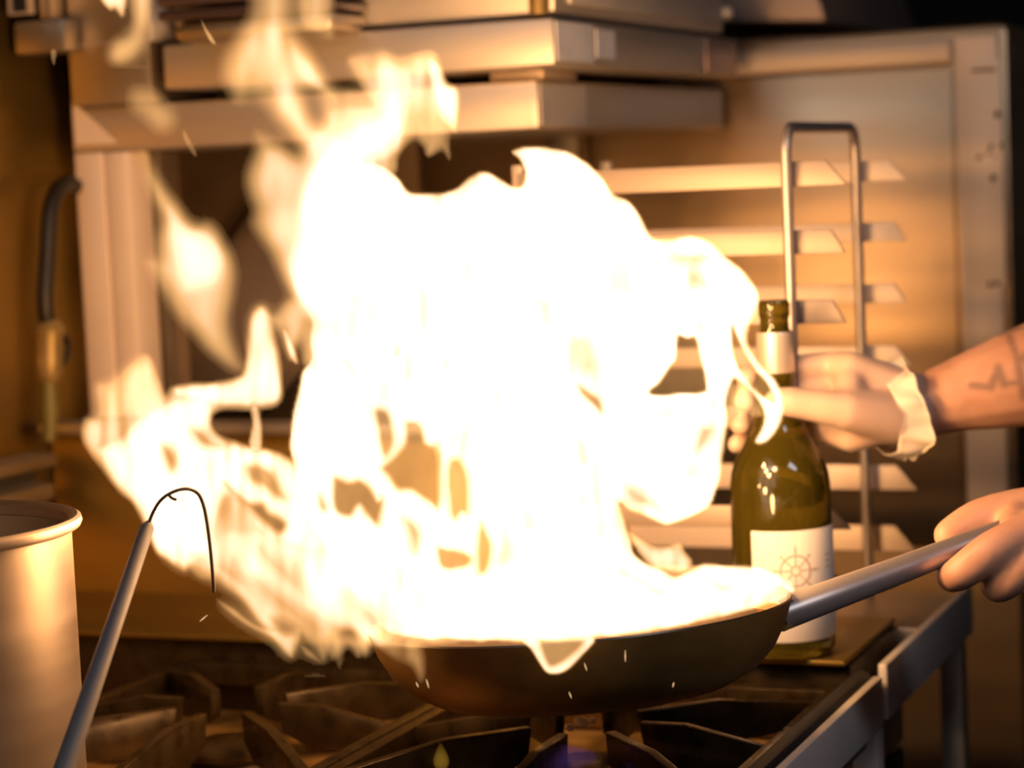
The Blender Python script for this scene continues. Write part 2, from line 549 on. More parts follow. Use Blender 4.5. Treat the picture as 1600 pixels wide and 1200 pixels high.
# tray A above the beam, protruding
YA = YF - 0.035
xa = xY(865, 70, YA)
ya_end = yX(1152, 100, xa)
za0, za1 = zY(865, 101, YA), zY(865, 27, YA)
xal = xY(255, 105, YA)
ta = thing('broiler_tray', 'shallow steel box with pale painted reflections on its right side, resting above the top beam', 'tray', ((xal + xa) / 2, YA, za0))
MB().box((xal, YA, za0), (xa, ya_end, za1), 0.003).build('body', M['steel'], ta)
d1 = yX(888, 80, xa)
d2, d3 = yX(915, 80, xa), yX(955, 80, xa)
MB().box((xa + 0.0002, YA + 0.006, za0 + 0.004), (xa + 0.0012, yX(926, 80, xa), za1 - 0.003)).build('reflection_patch', M['reflection'], ta)
MB().box((xa + 0.0002, yX(931, 80, xa), za0 + 0.009), (xa + 0.0012, yX(960, 80, xa), za1 - 0.006)).build('reflection_patch', M['reflection'], ta)
MB().box((xc + 0.0002, YF + 0.006, zb0 + 0.003), (xc + 0.0012, yX(915, 160, xc), zb1 - 0.003)).build('side_reflection', M['steel_matt'], br)  # cool reflection on the beam's side face, put in as a paler piece
MB().box((xa + 0.001, yX(1100, 90, xa), za0 + 0.003), (xa + 0.003, ya_end - 0.02, za1 - 0.003), 0.001).build('end_plate', mat('pinkish_steel', (0.62, 0.46, 0.44), 0.42, 0.8), ta)
ya_s = yX(850, 117, xc)
MB().box((xY(765, 117, YF + 0.03), YF + 0.03, zb1 + 0.0005), (xc - 0.005, YF + 0.12, za0 - 0.0005), 0.002).build('spacer', M['shelf'], ta)
MB().box((xc - 0.10, yb_end - 0.15, zb1 + 0.0005), (xc - 0.03, yb_end - 0.05, za0 - 0.0005), 0.002).build('spacer', M['black'], ta)
MB().box((xal + 0.02, YF + 0.03, zb1 + 0.0005), (xal + 0.09, YF + 0.12, za0 - 0.0005), 0.002).build('spacer', M['black'], ta)
# box C on top
YC = YF - 0.02
xcc = xY(868, 10, YC)
zc0 = zY(868, 22, YC)
tc_ = thing('broiler', 'topmost steel box of the broiler stack, cut by the top edge of the picture', 'box', ((xal + xcc) / 2, YC, zc0))
yc_end = yX(1132, 30, xcc)
MB().box((xal + 0.005, YC, zc0), (xcc, yc_end, zc0 + 0.10), 0.008).build('body', M['steel'], tc_)
MB().box((xcc + 0.0005, YC + 0.03, zc0 + 0.011), (xcc + 0.004, yc_end - 0.02, zc0 + 0.09), 0.001).build('side_plate', M['steel_matt'], tc_)
MB().ball(onX(1127, 20, xcc) + Vector((0.006, 0, 0)), 0.008, 2).build('bolt', M['steel_matt'], tc_)
MB().tube([onY(842, 22, YC - 0.012), onY(840, -40, YC - 0.012)], 0.009, 16).build('front_pin', M['brass'], tc_)
# rounded pan resting at the left of the stack, dark rim tray above it
x0, x1 = xY(258, 40, YF - 0.10), xY(520, 40, YF - 0.10)
z0, z1 = zY(330, 64, YF - 0.10), zY(330, 30, YF - 0.10)
tp = thing('dark_edged_tray', 'rounded steel tray with a dark glossy rim at the top left of the broiler stack', 'tray', ((x0 + x1) / 2, YF - 0.06, z0))
MB().box((x0 + 0.006, YF - 0.10, z0), (x1, YF - 0.0205, z1), 0.010).build('body', M['steel_dull'], tp)
MB().box((x0, YF - 0.115, z1 + 0.0005), (x1, YF - 0.0205, z1 + 0.010), 0.004).build('rim', mat('dark_glossy_enamel', (0.07, 0.045, 0.05), 0.25, 0.4), tp)
MB().box((x0, YF - 0.115, z1 + 0.013), (x1, YF - 0.0205, z1 + 0.026), 0.004).build('rim', mat('dark_glossy_enamel', (0.09, 0.06, 0.065), 0.25, 0.4), tp)
# upright steel panel at the left of the stack
x0, x1 = xY(106, 80, YF - 0.02), xY(244, 80, YF - 0.02)
tu = thing('upright_panel', 'tall steel panel with a thin bright edge, above the left post of the broiler', 'panel', ((x0 + x1) / 2, YF, zb1))
MB().box((x0, YF - 0.02, zb1 + 0.001), (x1 - 0.008, YF + 0.20, zb1 + 0.4), 0.003).build('sheet', M['steel_dull'], tu)
MB().box((x1 - 0.0075, YF - 0.024, zb1 + 0.06), (x1, YF + 0.18, zb1 + 0.4), 0.002).build('bright_edge', M['steel_matt'], tu)
MB().box((x0 + 0.001, YF - 0.022, zY(170, 68, YF - 0.02)), (x1 - 0.01, YF - 0.0201, zY(170, 66, YF - 0.02))).build('seam', M['steel'], tu)
# small housing beyond it, with dark openings over it
YH = YF - 0.05
x0, x1 = xY(20, 55, YH), xY(101, 55, YH)
th = thing('steel_housing', 'small steel box high at the left edge beside the tall panel', 'box', ((x0 + x1) / 2, YH, zY(60, 85, YH)))
MB().box((x0, YH, zY(60, 84, YH)), (x1, YF - 0.0215, zY(60, 30, YH)), 0.005).build('body', M['steel_dull'], th)
MB().box((xY(58, 20, YH), YH + 0.004, zY(60, 29.5, YH)), (xY(76, 20, YH), YF - 0.0215, zY(60, 29.5, YH) + 0.12), 0.002).build('upright', M['steel_dull'], th)
fx0, fx1, fz = xY(16, 10, YH - 0.004), xY(48, 10, YH - 0.004), zY(30, 23, YH - 0.004)
fr = MB()
fr.box((fx0, YH - 0.008, fz), (fx1, YH + 0.003, fz + 0.0022)).box((fx0, YH - 0.008, fz + 0.0022), (fx0 + 0.0022, YH + 0.003, fz + 0.10)).box((fx1 - 0.0022, YH - 0.008, fz + 0.0022), (fx1, YH + 0.003, fz + 0.10))
fr.build('slot_frame', M['shelf'], th)
MB().box((fx0 + 0.0025, YH - 0.004, fz + 0.0025), (fx1 - 0.0025, YH + 0.0035, fz + 0.10)).build('slot', M['black'], th)

# ------------------------------------------------------------------ hanging spray hose on the left wall
XH = XW + 0.05
hs = thing('spray_hose', 'dark spray hose with a worn brass nozzle hanging on the brown left wall', 'hose', onX(70, 560, XH))
arcp = spline([onX(x, y, XH) for x, y in ((118, 292), (106, 287), (88, 300), (78, 335), (74, 400), (70, 470), (74, 505))], 8)
MB().tube(arcp, 0.0085, 14).build('hose', M['hose'], hs)
MB().tube([onX(76, 500, XH), onX(77, 515, XH), onX(77, 530, XH), onX(77, 560, XH), onX(76, 590, XH), onX(76, 600, XH)], [0.010, 0.016, 0.013, 0.014, 0.012, 0.007], 18).build('nozzle', M['brass'], hs)
MB().tube(spline([onX(x, y, XH + 0.005) for x, y in ((96, 520), (106, 540), (100, 565), (88, 575))], 5), 0.0035, 10).build('trigger', M['hose'], hs)
MB().tube([onX(76, 597, XH), onX(78, 640, XH), onX(77, 690, XH)], [0.008, 0.010, 0.006], 14).build('outlet_tube', M['hose_g'], hs)

# ------------------------------------------------------------------ big steel cabinet (oven) behind
YO = 2.62
ox1 = xY(1582, 300, YO)
oz = zY(1330, 50, YO)
oc = thing('oven_cabinet', 'tall stainless oven cabinet with a control strip behind the rack, right background', 'oven', (-0.9, YO + 0.3, 0))
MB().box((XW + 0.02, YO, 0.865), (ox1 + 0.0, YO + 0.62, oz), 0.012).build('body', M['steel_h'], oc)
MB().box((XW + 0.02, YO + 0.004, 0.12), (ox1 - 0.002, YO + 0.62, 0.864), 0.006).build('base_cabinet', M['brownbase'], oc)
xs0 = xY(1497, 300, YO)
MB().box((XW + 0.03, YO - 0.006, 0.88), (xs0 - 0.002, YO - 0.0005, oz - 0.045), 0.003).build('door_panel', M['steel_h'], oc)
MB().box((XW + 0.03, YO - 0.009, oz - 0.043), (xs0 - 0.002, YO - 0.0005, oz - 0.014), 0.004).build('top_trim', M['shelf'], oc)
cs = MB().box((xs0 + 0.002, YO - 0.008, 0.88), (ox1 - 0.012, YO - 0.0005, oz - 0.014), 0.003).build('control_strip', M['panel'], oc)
px0, px1 = xY(1508, 260, YO - 0.01), xY(1567, 260, YO - 0.01)
MB().box((px0, YO - 0.010, zY(1540, 446, YO)), (px1, YO - 0.0085, zY(1535, 95, YO)), 0.0005).build('control_overlay', M['panel'], cs)
for (x, y, rx, rz_) in ((1553, 161, 5, 6), (1545, 212, 3, 6), (1562, 210, 2, 6), (1526, 234, 4, 4), (1541, 231, 3, 3), (1553, 236, 2, 3), (1547, 261, 5, 6), (1543, 430, 4, 5), (1554, 428, 4, 5)):
    c = onY(x, y, YO - 0.0105)
    s_ = 2.6 / FPX
    MB().lathe([(0.001, 0), (1, 0), (1, 1), (0.001, 1)], n=20).build('key_symbol', M['ink'], cs)
    o = bpy.context.scene.objects[-1] if False else COL.objects[-1]
    o.location = c - Vector(oc.location)
    o.rotation_euler = (math.pi / 2, 0, 0)
    o.scale = (rx * s_, rz_ * s_, 0.0006)
MB().box((xY(1518, 107, YO - 0.011), YO - 0.0112, zY(1540, 112, YO)), (xY(1556, 107, YO - 0.011), YO - 0.0102, zY(1540, 107, YO))).build('printed_line', M['ink'], cs)
for lx in (XW + 0.1, ox1 - 0.1):
    for ly in (YO + 0.08, YO + 0.54):
        MB().tube([(lx, ly, 0.001), (lx, ly, 0.119)], 0.025, 14).build('leg', M['steel'], oc)
# hood canopy above the cabinet
YD = YO + 0.12
hd = thing('hood_panel', 'greyish extractor hood panel above the oven at the top edge', 'hood', onY(1200, 0, YD))
MB().prism([onY(x, y, YD) for x, y in ((1010, 34), (1290, 33), (1262, -60), (1010, -60))], (0, 0.5, 0), 0.003).build('panel', mat('hood_steel', (0.42, 0.33, 0.30), 0.5, 0.7), hd)

# ------------------------------------------------------------------ rack with runners and a wire hoop
YR0, YR1 = 1.895, 2.14
rk = thing('tray_rack', 'pale metal slatted rack with a chromed wire hoop, behind the wine bottle', 'rack', (-0.64, 2.02, ZT))
xRl = -0.775


def runner(Y, ytop, ybot, pxa, pxb, name='front_slat'):
    """strip whose right end is cut on the slant; Y plane, top and bottom rows at its right end"""
    a, b_ = onY(pxa, ytop, Y), onY(pxb, ybot, Y)
    z1, z0 = a.z, b_.z
    if z0 < ZT + 0.012:
        return None
    pts = [(xRl, Y, z0), (b_.x, Y, z0), (a.x, Y, z1), (xRl, Y, z1)]
    return MB().prism(pts, (0, 0.004, 0), 0.0008).build(name, M['slat_lit' if name == 'rear_slat' else 'slat'], rk)


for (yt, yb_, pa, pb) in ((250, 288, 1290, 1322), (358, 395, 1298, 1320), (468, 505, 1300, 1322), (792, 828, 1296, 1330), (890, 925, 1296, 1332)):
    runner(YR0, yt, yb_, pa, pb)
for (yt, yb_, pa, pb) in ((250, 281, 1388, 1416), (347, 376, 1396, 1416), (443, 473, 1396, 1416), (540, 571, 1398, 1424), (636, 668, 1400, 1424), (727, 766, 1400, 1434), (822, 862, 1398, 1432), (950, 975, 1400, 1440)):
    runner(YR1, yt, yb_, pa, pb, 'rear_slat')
# left end frame that carries the slats
le = MB()
for Y in (YR0 + 0.008, YR1 - 0.008):
    le.box((xRl - 0.006, Y - 0.006, ZT + 0.0097 if Y < 1.97 else ZT - 0.0037), (xRl + 0.004, Y + 0.006, 1.325), 0.001)
le.box((xRl - 0.006, YR0 + 0.014, 1.30), (xRl + 0.004, YR1 - 0.014, 1.312), 0.001)
le.build('end_frame', M['shelf'], rk)
# wire hoop: front leg, top, rear leg
f0, f1 = onY(1240, 600, YR0 - 0.012), onY(1218, 228, YR0 - 0.012)
X_h = (f0.x + f1.x) / 2
r1 = onY(1336, 230, YR1 - 0.02)
zt = onY(1214, 200, YR0 - 0.012).z
ya, yb2 = YR0 - 0.012, YR1 - 0.02
Xf, Xr = f0.x, r1.x
pts = [Vector((Xf, ya, ZT + 0.0097)), Vector((Xf, ya, zt - 0.02))]
pts += arc((Xf, ya + 0.02, zt - 0.02), (0, -0.02, 0), (0, 0, 0.02), 0.2, math.pi / 2, 6)
pts += arc((Xr, yb2 - 0.02, zt - 0.02), (0, 0, 0.02), (0, 0.02, 0), 0.0, math.pi / 2, 6)
pts += [Vector((Xr, yb2, ZT - 0.003))]
MB().tube(pts, 0.0048, 14).build('wire_hoop', M['tube'], rk)

# dark appliance beyond the table's right end
ap = thing('dark_appliance', 'dark grey appliance in the shadows at the lower right corner', 'appliance', (0.15, 3.0, 0))
MB().box((-0.28, 2.9, 0.12), (0.5, 3.5, 0.88), 0.01).build('body', M['black'], ap)
MB().tube([onY(1590, 1170, 2.88), onY(1530, 1190, 2.88)], 0.01, 10).build('handle', M['steel_dull'], ap)
MB().box((-0.26, 2.89, 0.16), (0.48, 2.8995, 0.6), 0.004).build('front_panel', M['dark'], ap)
for lx in (-0.2, 0.42):
    for ly in (2.96, 3.44):
        MB().tube([(lx, ly, 0.001), (lx, ly, 0.119)], 0.02, 12).build('leg', M['steel_dull'], ap)

# ceiling light fittings
for (x, y, lab) in ((1.5, 0.3, 'right'), (-0.6, -0.7, 'left')):
    cl = thing('ceiling_light', 'rectangular ceiling light panel, the %s one of two behind the camera' % lab, 'light', (x, y, 2.62))
    MB().box((x - 0.65, y - 0.3, 2.60), (x + 0.65, y + 0.3, 2.699), 0.005).build('housing', M['shelf'], cl)
    MB().box((x - 0.6, y - 0.25, 2.585), (x + 0.6, y + 0.25, 2.5995), 0.003).build('diffuser', M['diffuser'], cl)

# ------------------------------------------------------------------ the pan
Pc = P(905, 957, 1.6)
_d = (Pc - CAM).normalized()
_u = (RT * math.cos(math.radians(5.2)) + UP * math.sin(math.radians(5.2)))
_u = (_u - _d * _u.dot(_d)).normalized()
_up = _u.cross(_d).normalized()
_el = math.radians(7.4)
PN = (_up * math.cos(_el) - _d * math.sin(_el)).normalized()
pn = thing('frying_pan', 'dark steel frying pan full of fire, tilted above the stove by its long handle', 'pan', Pc)
prof_o = [(0.0, -0.056), (0.085, -0.056), (0.104, -0.053), (0.121, -0.044), (0.133, -0.032), (0.142, -0.016), (0.1475, 0.0)]
prof_i = [(0.1475, 0.0), (0.1470, 0.0012), (0.1455, 0.0), (0.140, -0.016), (0.131, -0.031), (0.119, -0.042), (0.103, -0.050), (0.085, -0.053), (0.0, -0.053)]
MB().lathe(prof_o, Pc, PN, 128).build('pan_body', M['pan_out'], pn)
MB().lathe(prof_i, Pc, PN, 128).build('pan_inside', M['pan_in'], pn)
h0, h1, h2 = P(1216, 961, 1.603), P(1510, 851, 1.665), P(1668, 792, 1.692)
hp = spline([h0, P(1300, 930, 1.617), P(1400, 893, 1.640), h1, h2], 6)
n = len(hp)
hd_ = MB().tube(hp, [0.0122 - 0.0038 * min(1, i / (n * 0.85)) for i in range(n)], 24).build('handle', M['handle'], pn)
# fixing plate between wall and handle
fp0 = Pc + (h0 - Pc).normalized() * 0.1415
MB().obox(h0 - (h1 - h0).normalized() * 0.004, (h1 - h0).normalized() * 0.008, PN * 0.009, (h1 - h0).normalized().cross(PN) * 0.009, 0.003).build('handle_bracket', M['pan_out'], pn)

# ------------------------------------------------------------------ wine bottle
bx = P(1222, 850, 1.895)
BC = Vector((bx.x, bx.y, ZT + 0.0100))
bprof = [(0.0, 0.006), (0.02, 0.004), (0.034, 0.0), (0.039, 0.002), (0.041, 0.007), (0.0412, 0.02), (0.0412, 0.130), (0.0409, 0.140), (0.0396, 0.150), (0.0368, 0.159), (0.0325, 0.168), (0.0268, 0.178), (0.0216, 0.189), (0.0180, 0.202), (0.0160, 0.218), (0.0150, 0.235), (0.0144, 0.262), (0.0120, 0.268), (0.0117, 0.276), (0.0128, 0.279), (0.0128, 0.288), (0.0115, 0.291), (0.0, 0.291)]
bt = thing('wine_bottle', 'olive green wine bottle with a cream label and pale capsule, held by the gloved hand', 'bottle', BC)
MB().lathe(bprof, BC, n=72).build('bottle_glass', M['glass'], bt)
MB().lathe([(0.0153, 0.232), (0.0158, 0.233), (0.0152, 0.2635), (0.0146, 0.2655), (0.0143, 0.2650)], BC, n=56).build('capsule', M['foil'], bt)
CA = math.atan2(CAM.y - BC.y, CAM.x - BC.x)
RB = 0.0416
lb = MB().lathe([(RB, 0.0160), (RB + 0.0002, 0.0163), (RB + 0.0002, 0.1067), (RB, 0.107)], BC, n=60, a0=CA - math.radians(36), a1=CA + math.radians(104)).build('label', M['paper'], bt)
em = MB()


def strip(pts, w):
    """thin printed stroke on the label; pts in metres (along, height) about the emblem centre"""
    ea, eh = CA + math.radians(14), 0.0745
    R = RB + 0.0005
    fine = []
    for i in range(len(pts) - 1):
        for k in range(5):
            t = k / 5
            fine.append((pts[i][0] + (pts[i + 1][0] - pts[i][0]) * t, pts[i][1] + (pts[i + 1][1] - pts[i][1]) * t))
    fine.append(pts[-1])
    vs, fs = [], []
    for i, (s, h) in enumerate(fine):
        a = fine[max(i - 1, 0)]
        b = fine[min(i + 1, len(fine) - 1)]
        dx, dy = b[0] - a[0], b[1] - a[1]
        l = math.hypot(dx, dy) or 1
        nx, ny = -dy / l * w / 2, dx / l * w / 2
        for q in (-1, 1):
            ss, hh = s + nx * q, h + ny * q
            for rr in (R, R - 0.0002):
                vs.append((BC.x + rr * math.cos(ea + ss / R), BC.y + rr * math.sin(ea + ss / R), BC.z + eh + hh))
    for i in range(len(fine) - 1):
        a, b = i * 4, (i + 1) * 4
        fs += [(a, b, b + 2, a + 2), (a + 1, a + 3, b + 3, b + 1), (a, a + 1, b + 1, b), (a + 2, b + 2, b + 3, a + 3)]
    em.add(vs, fs)


for R_, w_ in ((0.0125, 0.0013), (0.0038, 0.001)):
    strip([(R_ * math.cos(2 * math.pi * k / 32), R_ * math.sin(2 * math.pi * k / 32)) for k in range(33)], w_)
for k in range(8):
    a = math.pi / 4 * k
    L = 0.0215 if k % 2 == 0 else 0.0175
    strip([(0.0038 * math.cos(a), 0.0038 * math.sin(a)), (L * math.cos(a), L * math.sin(a))], 0.0008)
    strip([(0.0155 * math.cos(a), 0.0155 * math.sin(a)), (0.0180 * math.cos(a), 0.0180 * math.sin(a))], 0.0017)
for k, ln in enumerate((0.010, 0.007, 0.009)):
    strip([(0.030, 0.010 - k * 0.005), (0.030 + ln, 0.010 - k * 0.005)], 0.0009)
em.build('emblem', M['emblem'], lb)

# ------------------------------------------------------------------ tall pot at the left
pr = P(-142, 819, 1.5)
PT = Vector((pr.x, pr.y, ZT + 0.0005))
H = pr.z - PT.z
pt = thing('tall_pot', 'tall straight-sided steel pot with a rolled rim at the left edge', 'pot', PT)
MB().lathe([(0.0, 0.0), (0.098, 0.0), (0.1015, 0.004), (0.1035, 0.02), (0.1035, H - 0.012), (0.1040, H - 0.009)], PT, n=96).build('pot_wall', M['pot'], pt)
MB().lathe([(0.1030, H - 0.0095), (0.1065, H - 0.009), (0.1095, H - 0.0075), (0.1108, H - 0.0045), (0.1102, H - 0.0015), (0.1080, H), (0.1045, H - 0.001), (0.1022, H - 0.003), (0.1020, H - 0.0095), (0.1030, H - 0.0095)], PT, n=96).build('rolled_rim', M['pot'], pt)
MB().lathe([(0.1022, H - 0.010), (0.1015, H - 0.03), (0.1010, 0.008), (0.096, 0.004), (0.0, 0.004)], PT, n=96).build('pot_inside', M['pot_in'], pt)

# ------------------------------------------------------------------ leaning rod with a wire hoop
ra, rb_ = P(101, 1200, 1.385), P(230, 824, 1.47)
dirr = (ra - rb_).normalized()
k = (rb_.z - (ZT + 0.004)) / -dirr.z
rbot = rb_ + dirr * k
rod = thing('long_handled_skimmer', 'grey steel rod with a thin bent wire hoop at its top, beside the tall pot', 'utensil', rbot)
MB().tube([rbot, ra, (ra + rb_) / 2, rb_, rb_ - dirr * 0.004], [0.0069, 0.0066, 0.0056, 0.0046, 0.002], 20).build('rod', M['rod'], rod)
wp = spline([P(x, y, D) for x, y, D in ((229, 832, 1.47), (236, 808, 1.47), (250, 783, 1.47), (270, 769, 1.472), (292, 764, 1.475), (309, 771, 1.478), (318, 790, 1.48), (324, 820, 1.482), (329, 860, 1.484), (333, 905, 1.486), (334, 925, 1.488))], 5)
MB().tube(wp, 0.0012, 8).build('wire_hoop', M['wire'], rod)
MB().tube(spline([P(x, y, 1.471) for x, y in ((262, 771), (268, 778), (276, 781))], 4), 0.0010, 8).build('wire_barb', M['wire'], rod)

# ------------------------------------------------------------------ crumbs of garlic on the grate
random.seed(4)
lab = {0: 'biggest pale garlic piece on the grate under the pan', 1: 'small garlic piece left of the biggest one on the grate', 2: 'small garlic piece right of the biggest one on the grate'}
for i, (x, y, r) in enumerate(((908, 1128, 0.0048), (891, 1137, 0.0036), (925, 1126, 0.0034))):
    c = onZ(x, y, ZT - 0.001 + r * 0.7)
    bm = bmesh.new()
    bmesh.ops.create_icosphere(bm, subdivisions=2, radius=r)
    for v in bm.verts:
        v.co = Vector((v.co.x * 1.2, v.co.y * 0.8, v.co.z * 0.8)) * (1 + random.uniform(-0.15, 0.15))
    o = MB()._bm(bm).build('garlic_piece', M['food'])
    o.location = c
    tag(o, lab[i], 'food', 'garlic pieces on the grate')

# ------------------------------------------------------------------ the cook
ICO = None


def blobs(chains, voxel, name, material, parent, smooth=6, spacing=0.3):
    """grow one continuous surface over chains of [(point, radius), ...]"""
    global ICO
    if ICO is None:
        bm = bmesh.new()
        bmesh.ops.create_icosphere(bm, subdivisions=2, radius=1)
        ICO = (np.array([v.co[:] for v in bm.verts]), np.array([[v.index for v in f.verts] for f in bm.faces]))
        bm.free()
    V, F = [], []
    n = 0

    def put(c, r):
        nonlocal n
        V.append(ICO[0] * r + np.array(c[:]))
        F.append(ICO[1] + n)
        n += len(ICO[0])
    for ch in chains:
        for i in range(len(ch) - 1):
            (a, ra_), (b, rb2) = ch[i], ch[i + 1]
            a, b = Vector(a), Vector(b)
            m_ = max(2, int((b - a).length / (spacing * min(ra_, rb2))) + 1)
            for k in range(m_ + 1):
                t = k / m_
                put(a.lerp(b, t), ra_ + (rb2 - ra_) * t)
        if len(ch) == 1:
            put(Vector(ch[0][0]), ch[0][1])
    V, F = np.concatenate(V), np.concatenate(F)
    me = bpy.data.meshes.new('tmp')
    me.from_pydata(V.tolist(), [], F.tolist())
    tmp = bpy.data.objects.new('tmp', me)
    COL.objects.link(tmp)
    md = tmp.modifiers.new('r', 'REMESH')
    md.mode = 'VOXEL'
    md.voxel_size = voxel
    md.use_smooth_shade = True
    ms = tmp.modifiers.new('s', 'SMOOTH')
    ms.factor = 0.6
    ms.iterations = smooth
    dg = bpy.context.evaluated_depsgraph_get()
    out = bpy.data.meshes.new_from_object(tmp.evaluated_get(dg))
    bpy.data.objects.remove(tmp)
    bpy.data.meshes.remove(me)
    out.name = name
    out.materials.clear()
    out.materials.append(material)
    if parent is not None:
        out.transform(Matrix.Translation(-Vector(parent.location)))
    o = bpy.data.objects.new(name, out)
    COL.objects.link(o)
    o.parent = parent
    return o


def spl(ch, n=4):
    pts = spline([c[0] for c in ch], n)
    out = []
    for i, p in enumerate(pts):
        t = i / n
        k = min(int(t), len(ch) - 2)
        f = t - k
        out.append((p, ch[k][1] * (1 - f) + ch[k + 1][1] * f))
    return out


ck = thing('person', 'cook reaching in from the right, one hand on the bottle, one on the pan', 'person', (0.2, 1.75, 0.0))
AX = Vector((BC.x, BC.y, 0))


def rb_at(z):
    h = z - BC.z
    for (r0, a), (r1_, b) in zip(bprof, bprof[1:]):
        if a <= h <= b and b > a:
            return r0 + (r1_ - r0) * (h - a) / (b - a)
    return 0.015


def around(th, py, gap, dist=None):
    """point beside the bottle: angle (0 = toward the camera, 90 = right of it), row, gap from the glass"""
    z = onY(1215, py, BC.y).z
    a = CA + math.radians(th)
    d = dist if dist is not None else rb_at(z) + gap
    return AX + Vector((math.cos(a) * d, math.sin(a) * d, z))


wr = P(1452, 632, 1.905)
rhand = []
mcps = []
for (py, th, dist, rm, rf) in ((582, 100, 0.062, 0.0135, 0.0100), (618, 104, 0.066, 0.0140, 0.0105), (655, 104, 0.064, 0.0135, 0.0100), (688, 102, 0.060, 0.0125, 0.0088)):
    mc = around(th, py, 0, dist)
    mcps.append(mc)
    g = rf * 0.93
    short = py > 680
    f = [(mc, rm), (around(118, py - 4, 0, dist * 0.80), rf * 1.12), (around(132, py - 3, g + 0.004), rf * 1.08), (around(165, py, g), rf), (around(205, py + 2, g), rf * 0.95), (around(232 if short else 246, py + 5, g), rf * 0.9), (around(246 if short else 268, py + 8, g), rf * 0.8)]
    rhand.append(spl(f, 3))
    rhand.append([(wr, 0.020), (wr.lerp(mc, 0.5), 0.0185), (mc, rm * 1.05)])
for a, b in zip(mcps, mcps[1:]):
    rhand.append([(a, 0.012), (b, 0.012)])
cmc = P(1392, 652, 1.882)
tm = around(70, 640, 0, 0.058)
ti = around(42, 628, 0.017)
tt = around(-2, 622, 0.0105)
rhand.append([(wr, 0.021), (cmc, 0.0215), (tm, 0.0165)])
rhand.append(spl([(cmc, 0.0205), (tm, 0.0150), (ti, 0.0125), (around(20, 623, 0.0125), 0.0120), (tt, 0.0098)], 4))
rhand.append([(cmc, 0.019), (mcps[1], 0.014)])
rhand.append([(cmc, 0.018), (mcps[3], 0.013)])
rhand.append([(tm, 0.012), (mcps[0].lerp(tm, 0.35), 0.012)])
re_ = P(1900, 470, 1.99)
mid = P(1600, 588, 1.918)
rs = Vector((0.16, 1.97, 1.42))
rarm = [spl([(P(1425, 640, 1.905), 0.028), (wr, 0.0270), (P(1500, 616, 1.908), 0.0310), (mid, 0.0425), (P(1720, 545, 1.93), 0.0480), (re_, 0.0440)], 5), spl([(re_, 0.045), (re_.lerp(rs, 0.5), 0.052), (rs, 0.060)], 4)]

lw = P(1795, 806, 1.665)
lhand = []
LH = [
    [(P(1612, 832, 1.632), 0.0165), (P(1548, 862, 1.630), 0.0150), (P(1500, 896, 1.640), 0.0132), (P(1484, 900, 1.660), 0.0108), (P(1490, 880, 1.682), 0.0090)],
    [(P(1655, 848, 1.626), 0.0165), (P(1600, 885, 1.628), 0.0140), (P(1566, 915, 1.640), 0.0125), (P(1552, 912, 1.666), 0.0105), (P(1552, 880, 1.688), 0.0090)],
    [(P(1700, 858, 1.630), 0.0155), (P(1660, 900, 1.632), 0.0130), (P(1630, 925, 1.642), 0.0118), (P(1618, 915, 1.668), 0.0100), (P(1615, 885, 1.690), 0.0086)],
    [(P(1738, 858, 1.640), 0.0140), (P(1712, 900, 1.642), 0.0115), (P(1690, 915, 1.652), 0.0105), (P(1680, 902, 1.674), 0.0090), (P(1676, 880, 1.692), 0.0080)],
]
for f in LH:
    lhand.append(spl(f, 4))
    lhand.append([(lw, 0.022), (f[0][0], f[0][1])])
for a, b in zip(LH, LH[1:]):
    lhand.append([(a[0][0], 0.014), (b[0][0], 0.013)])
lc = P(1712, 792, 1.688)
lhand.append([(lw, 0.023), (lc, 0.022)])
lhand.append(spl([(lc, 0.0215), (P(1606, 799, 1.700), 0.0190), (P(1532, 812, 1.697), 0.0162), (P(1482, 836, 1.690), 0.0118)], 5))
lhand.append([(P(1650, 806, 1.690), 0.018), (P(1625, 826, 1.652), 0.017)])
lhand.append([(P(1590, 806, 1.694), 0.014), (P(1588, 828, 1.655), 0.013), (P(1590, 838, 1.640), 0.014)])
lhand.append([(lc, 0.020), (P(1660, 845, 1.640), 0.016)])
le_ = P(2100, 815, 1.60)
ls = Vector((0.16, 1.53, 1.42))
larm = [spl([(lw, 0.028), (P(1880, 808, 1.65), 0.034), (P(1990, 812, 1.62), 0.044), (le_, 0.044)], 4), spl([(le_, 0.045), (le_.lerp(ls, 0.5), 0.052), (ls, 0.060)], 4)]
tor = [
    [((0.19, 1.75, 0.98), 0.12), ((0.20, 1.75, 1.12), 0.115), ((0.19, 1.75, 1.28), 0.125), ((0.18, 1.75, 1.40), 0.10)],
    [((0.20, 1.66, 0.96), 0.10), ((0.19, 1.64, 1.3), 0.10), (ls, 0.07)], [((0.20, 1.84, 0.96), 0.10), ((0.19, 1.86, 1.3), 0.10), (rs, 0.07)],
    [(ls, 0.06), ((0.17, 1.75, 1.45), 0.07), (rs, 0.06)],
    [((0.17, 1.75, 1.42), 0.062), ((0.135, 1.75, 1.56), 0.056)],
    [((0.13, 1.75, 1.665), 0.080), ((0.10, 1.75, 1.675), 0.078)], [((0.115, 1.75, 1.62), 0.068), ((0.08, 1.75, 1.585), 0.048)],
    [((0.035, 1.75, 1.655), 0.008), ((0.018, 1.75, 1.632), 0.012), ((0.030, 1.75, 1.622), 0.010)],
    [((0.12, 1.669, 1.65), 0.014), ((0.125, 1.667, 1.625), 0.010)], [((0.12, 1.831, 1.65), 0.014), ((0.125, 1.833, 1.625), 0.010)],
]
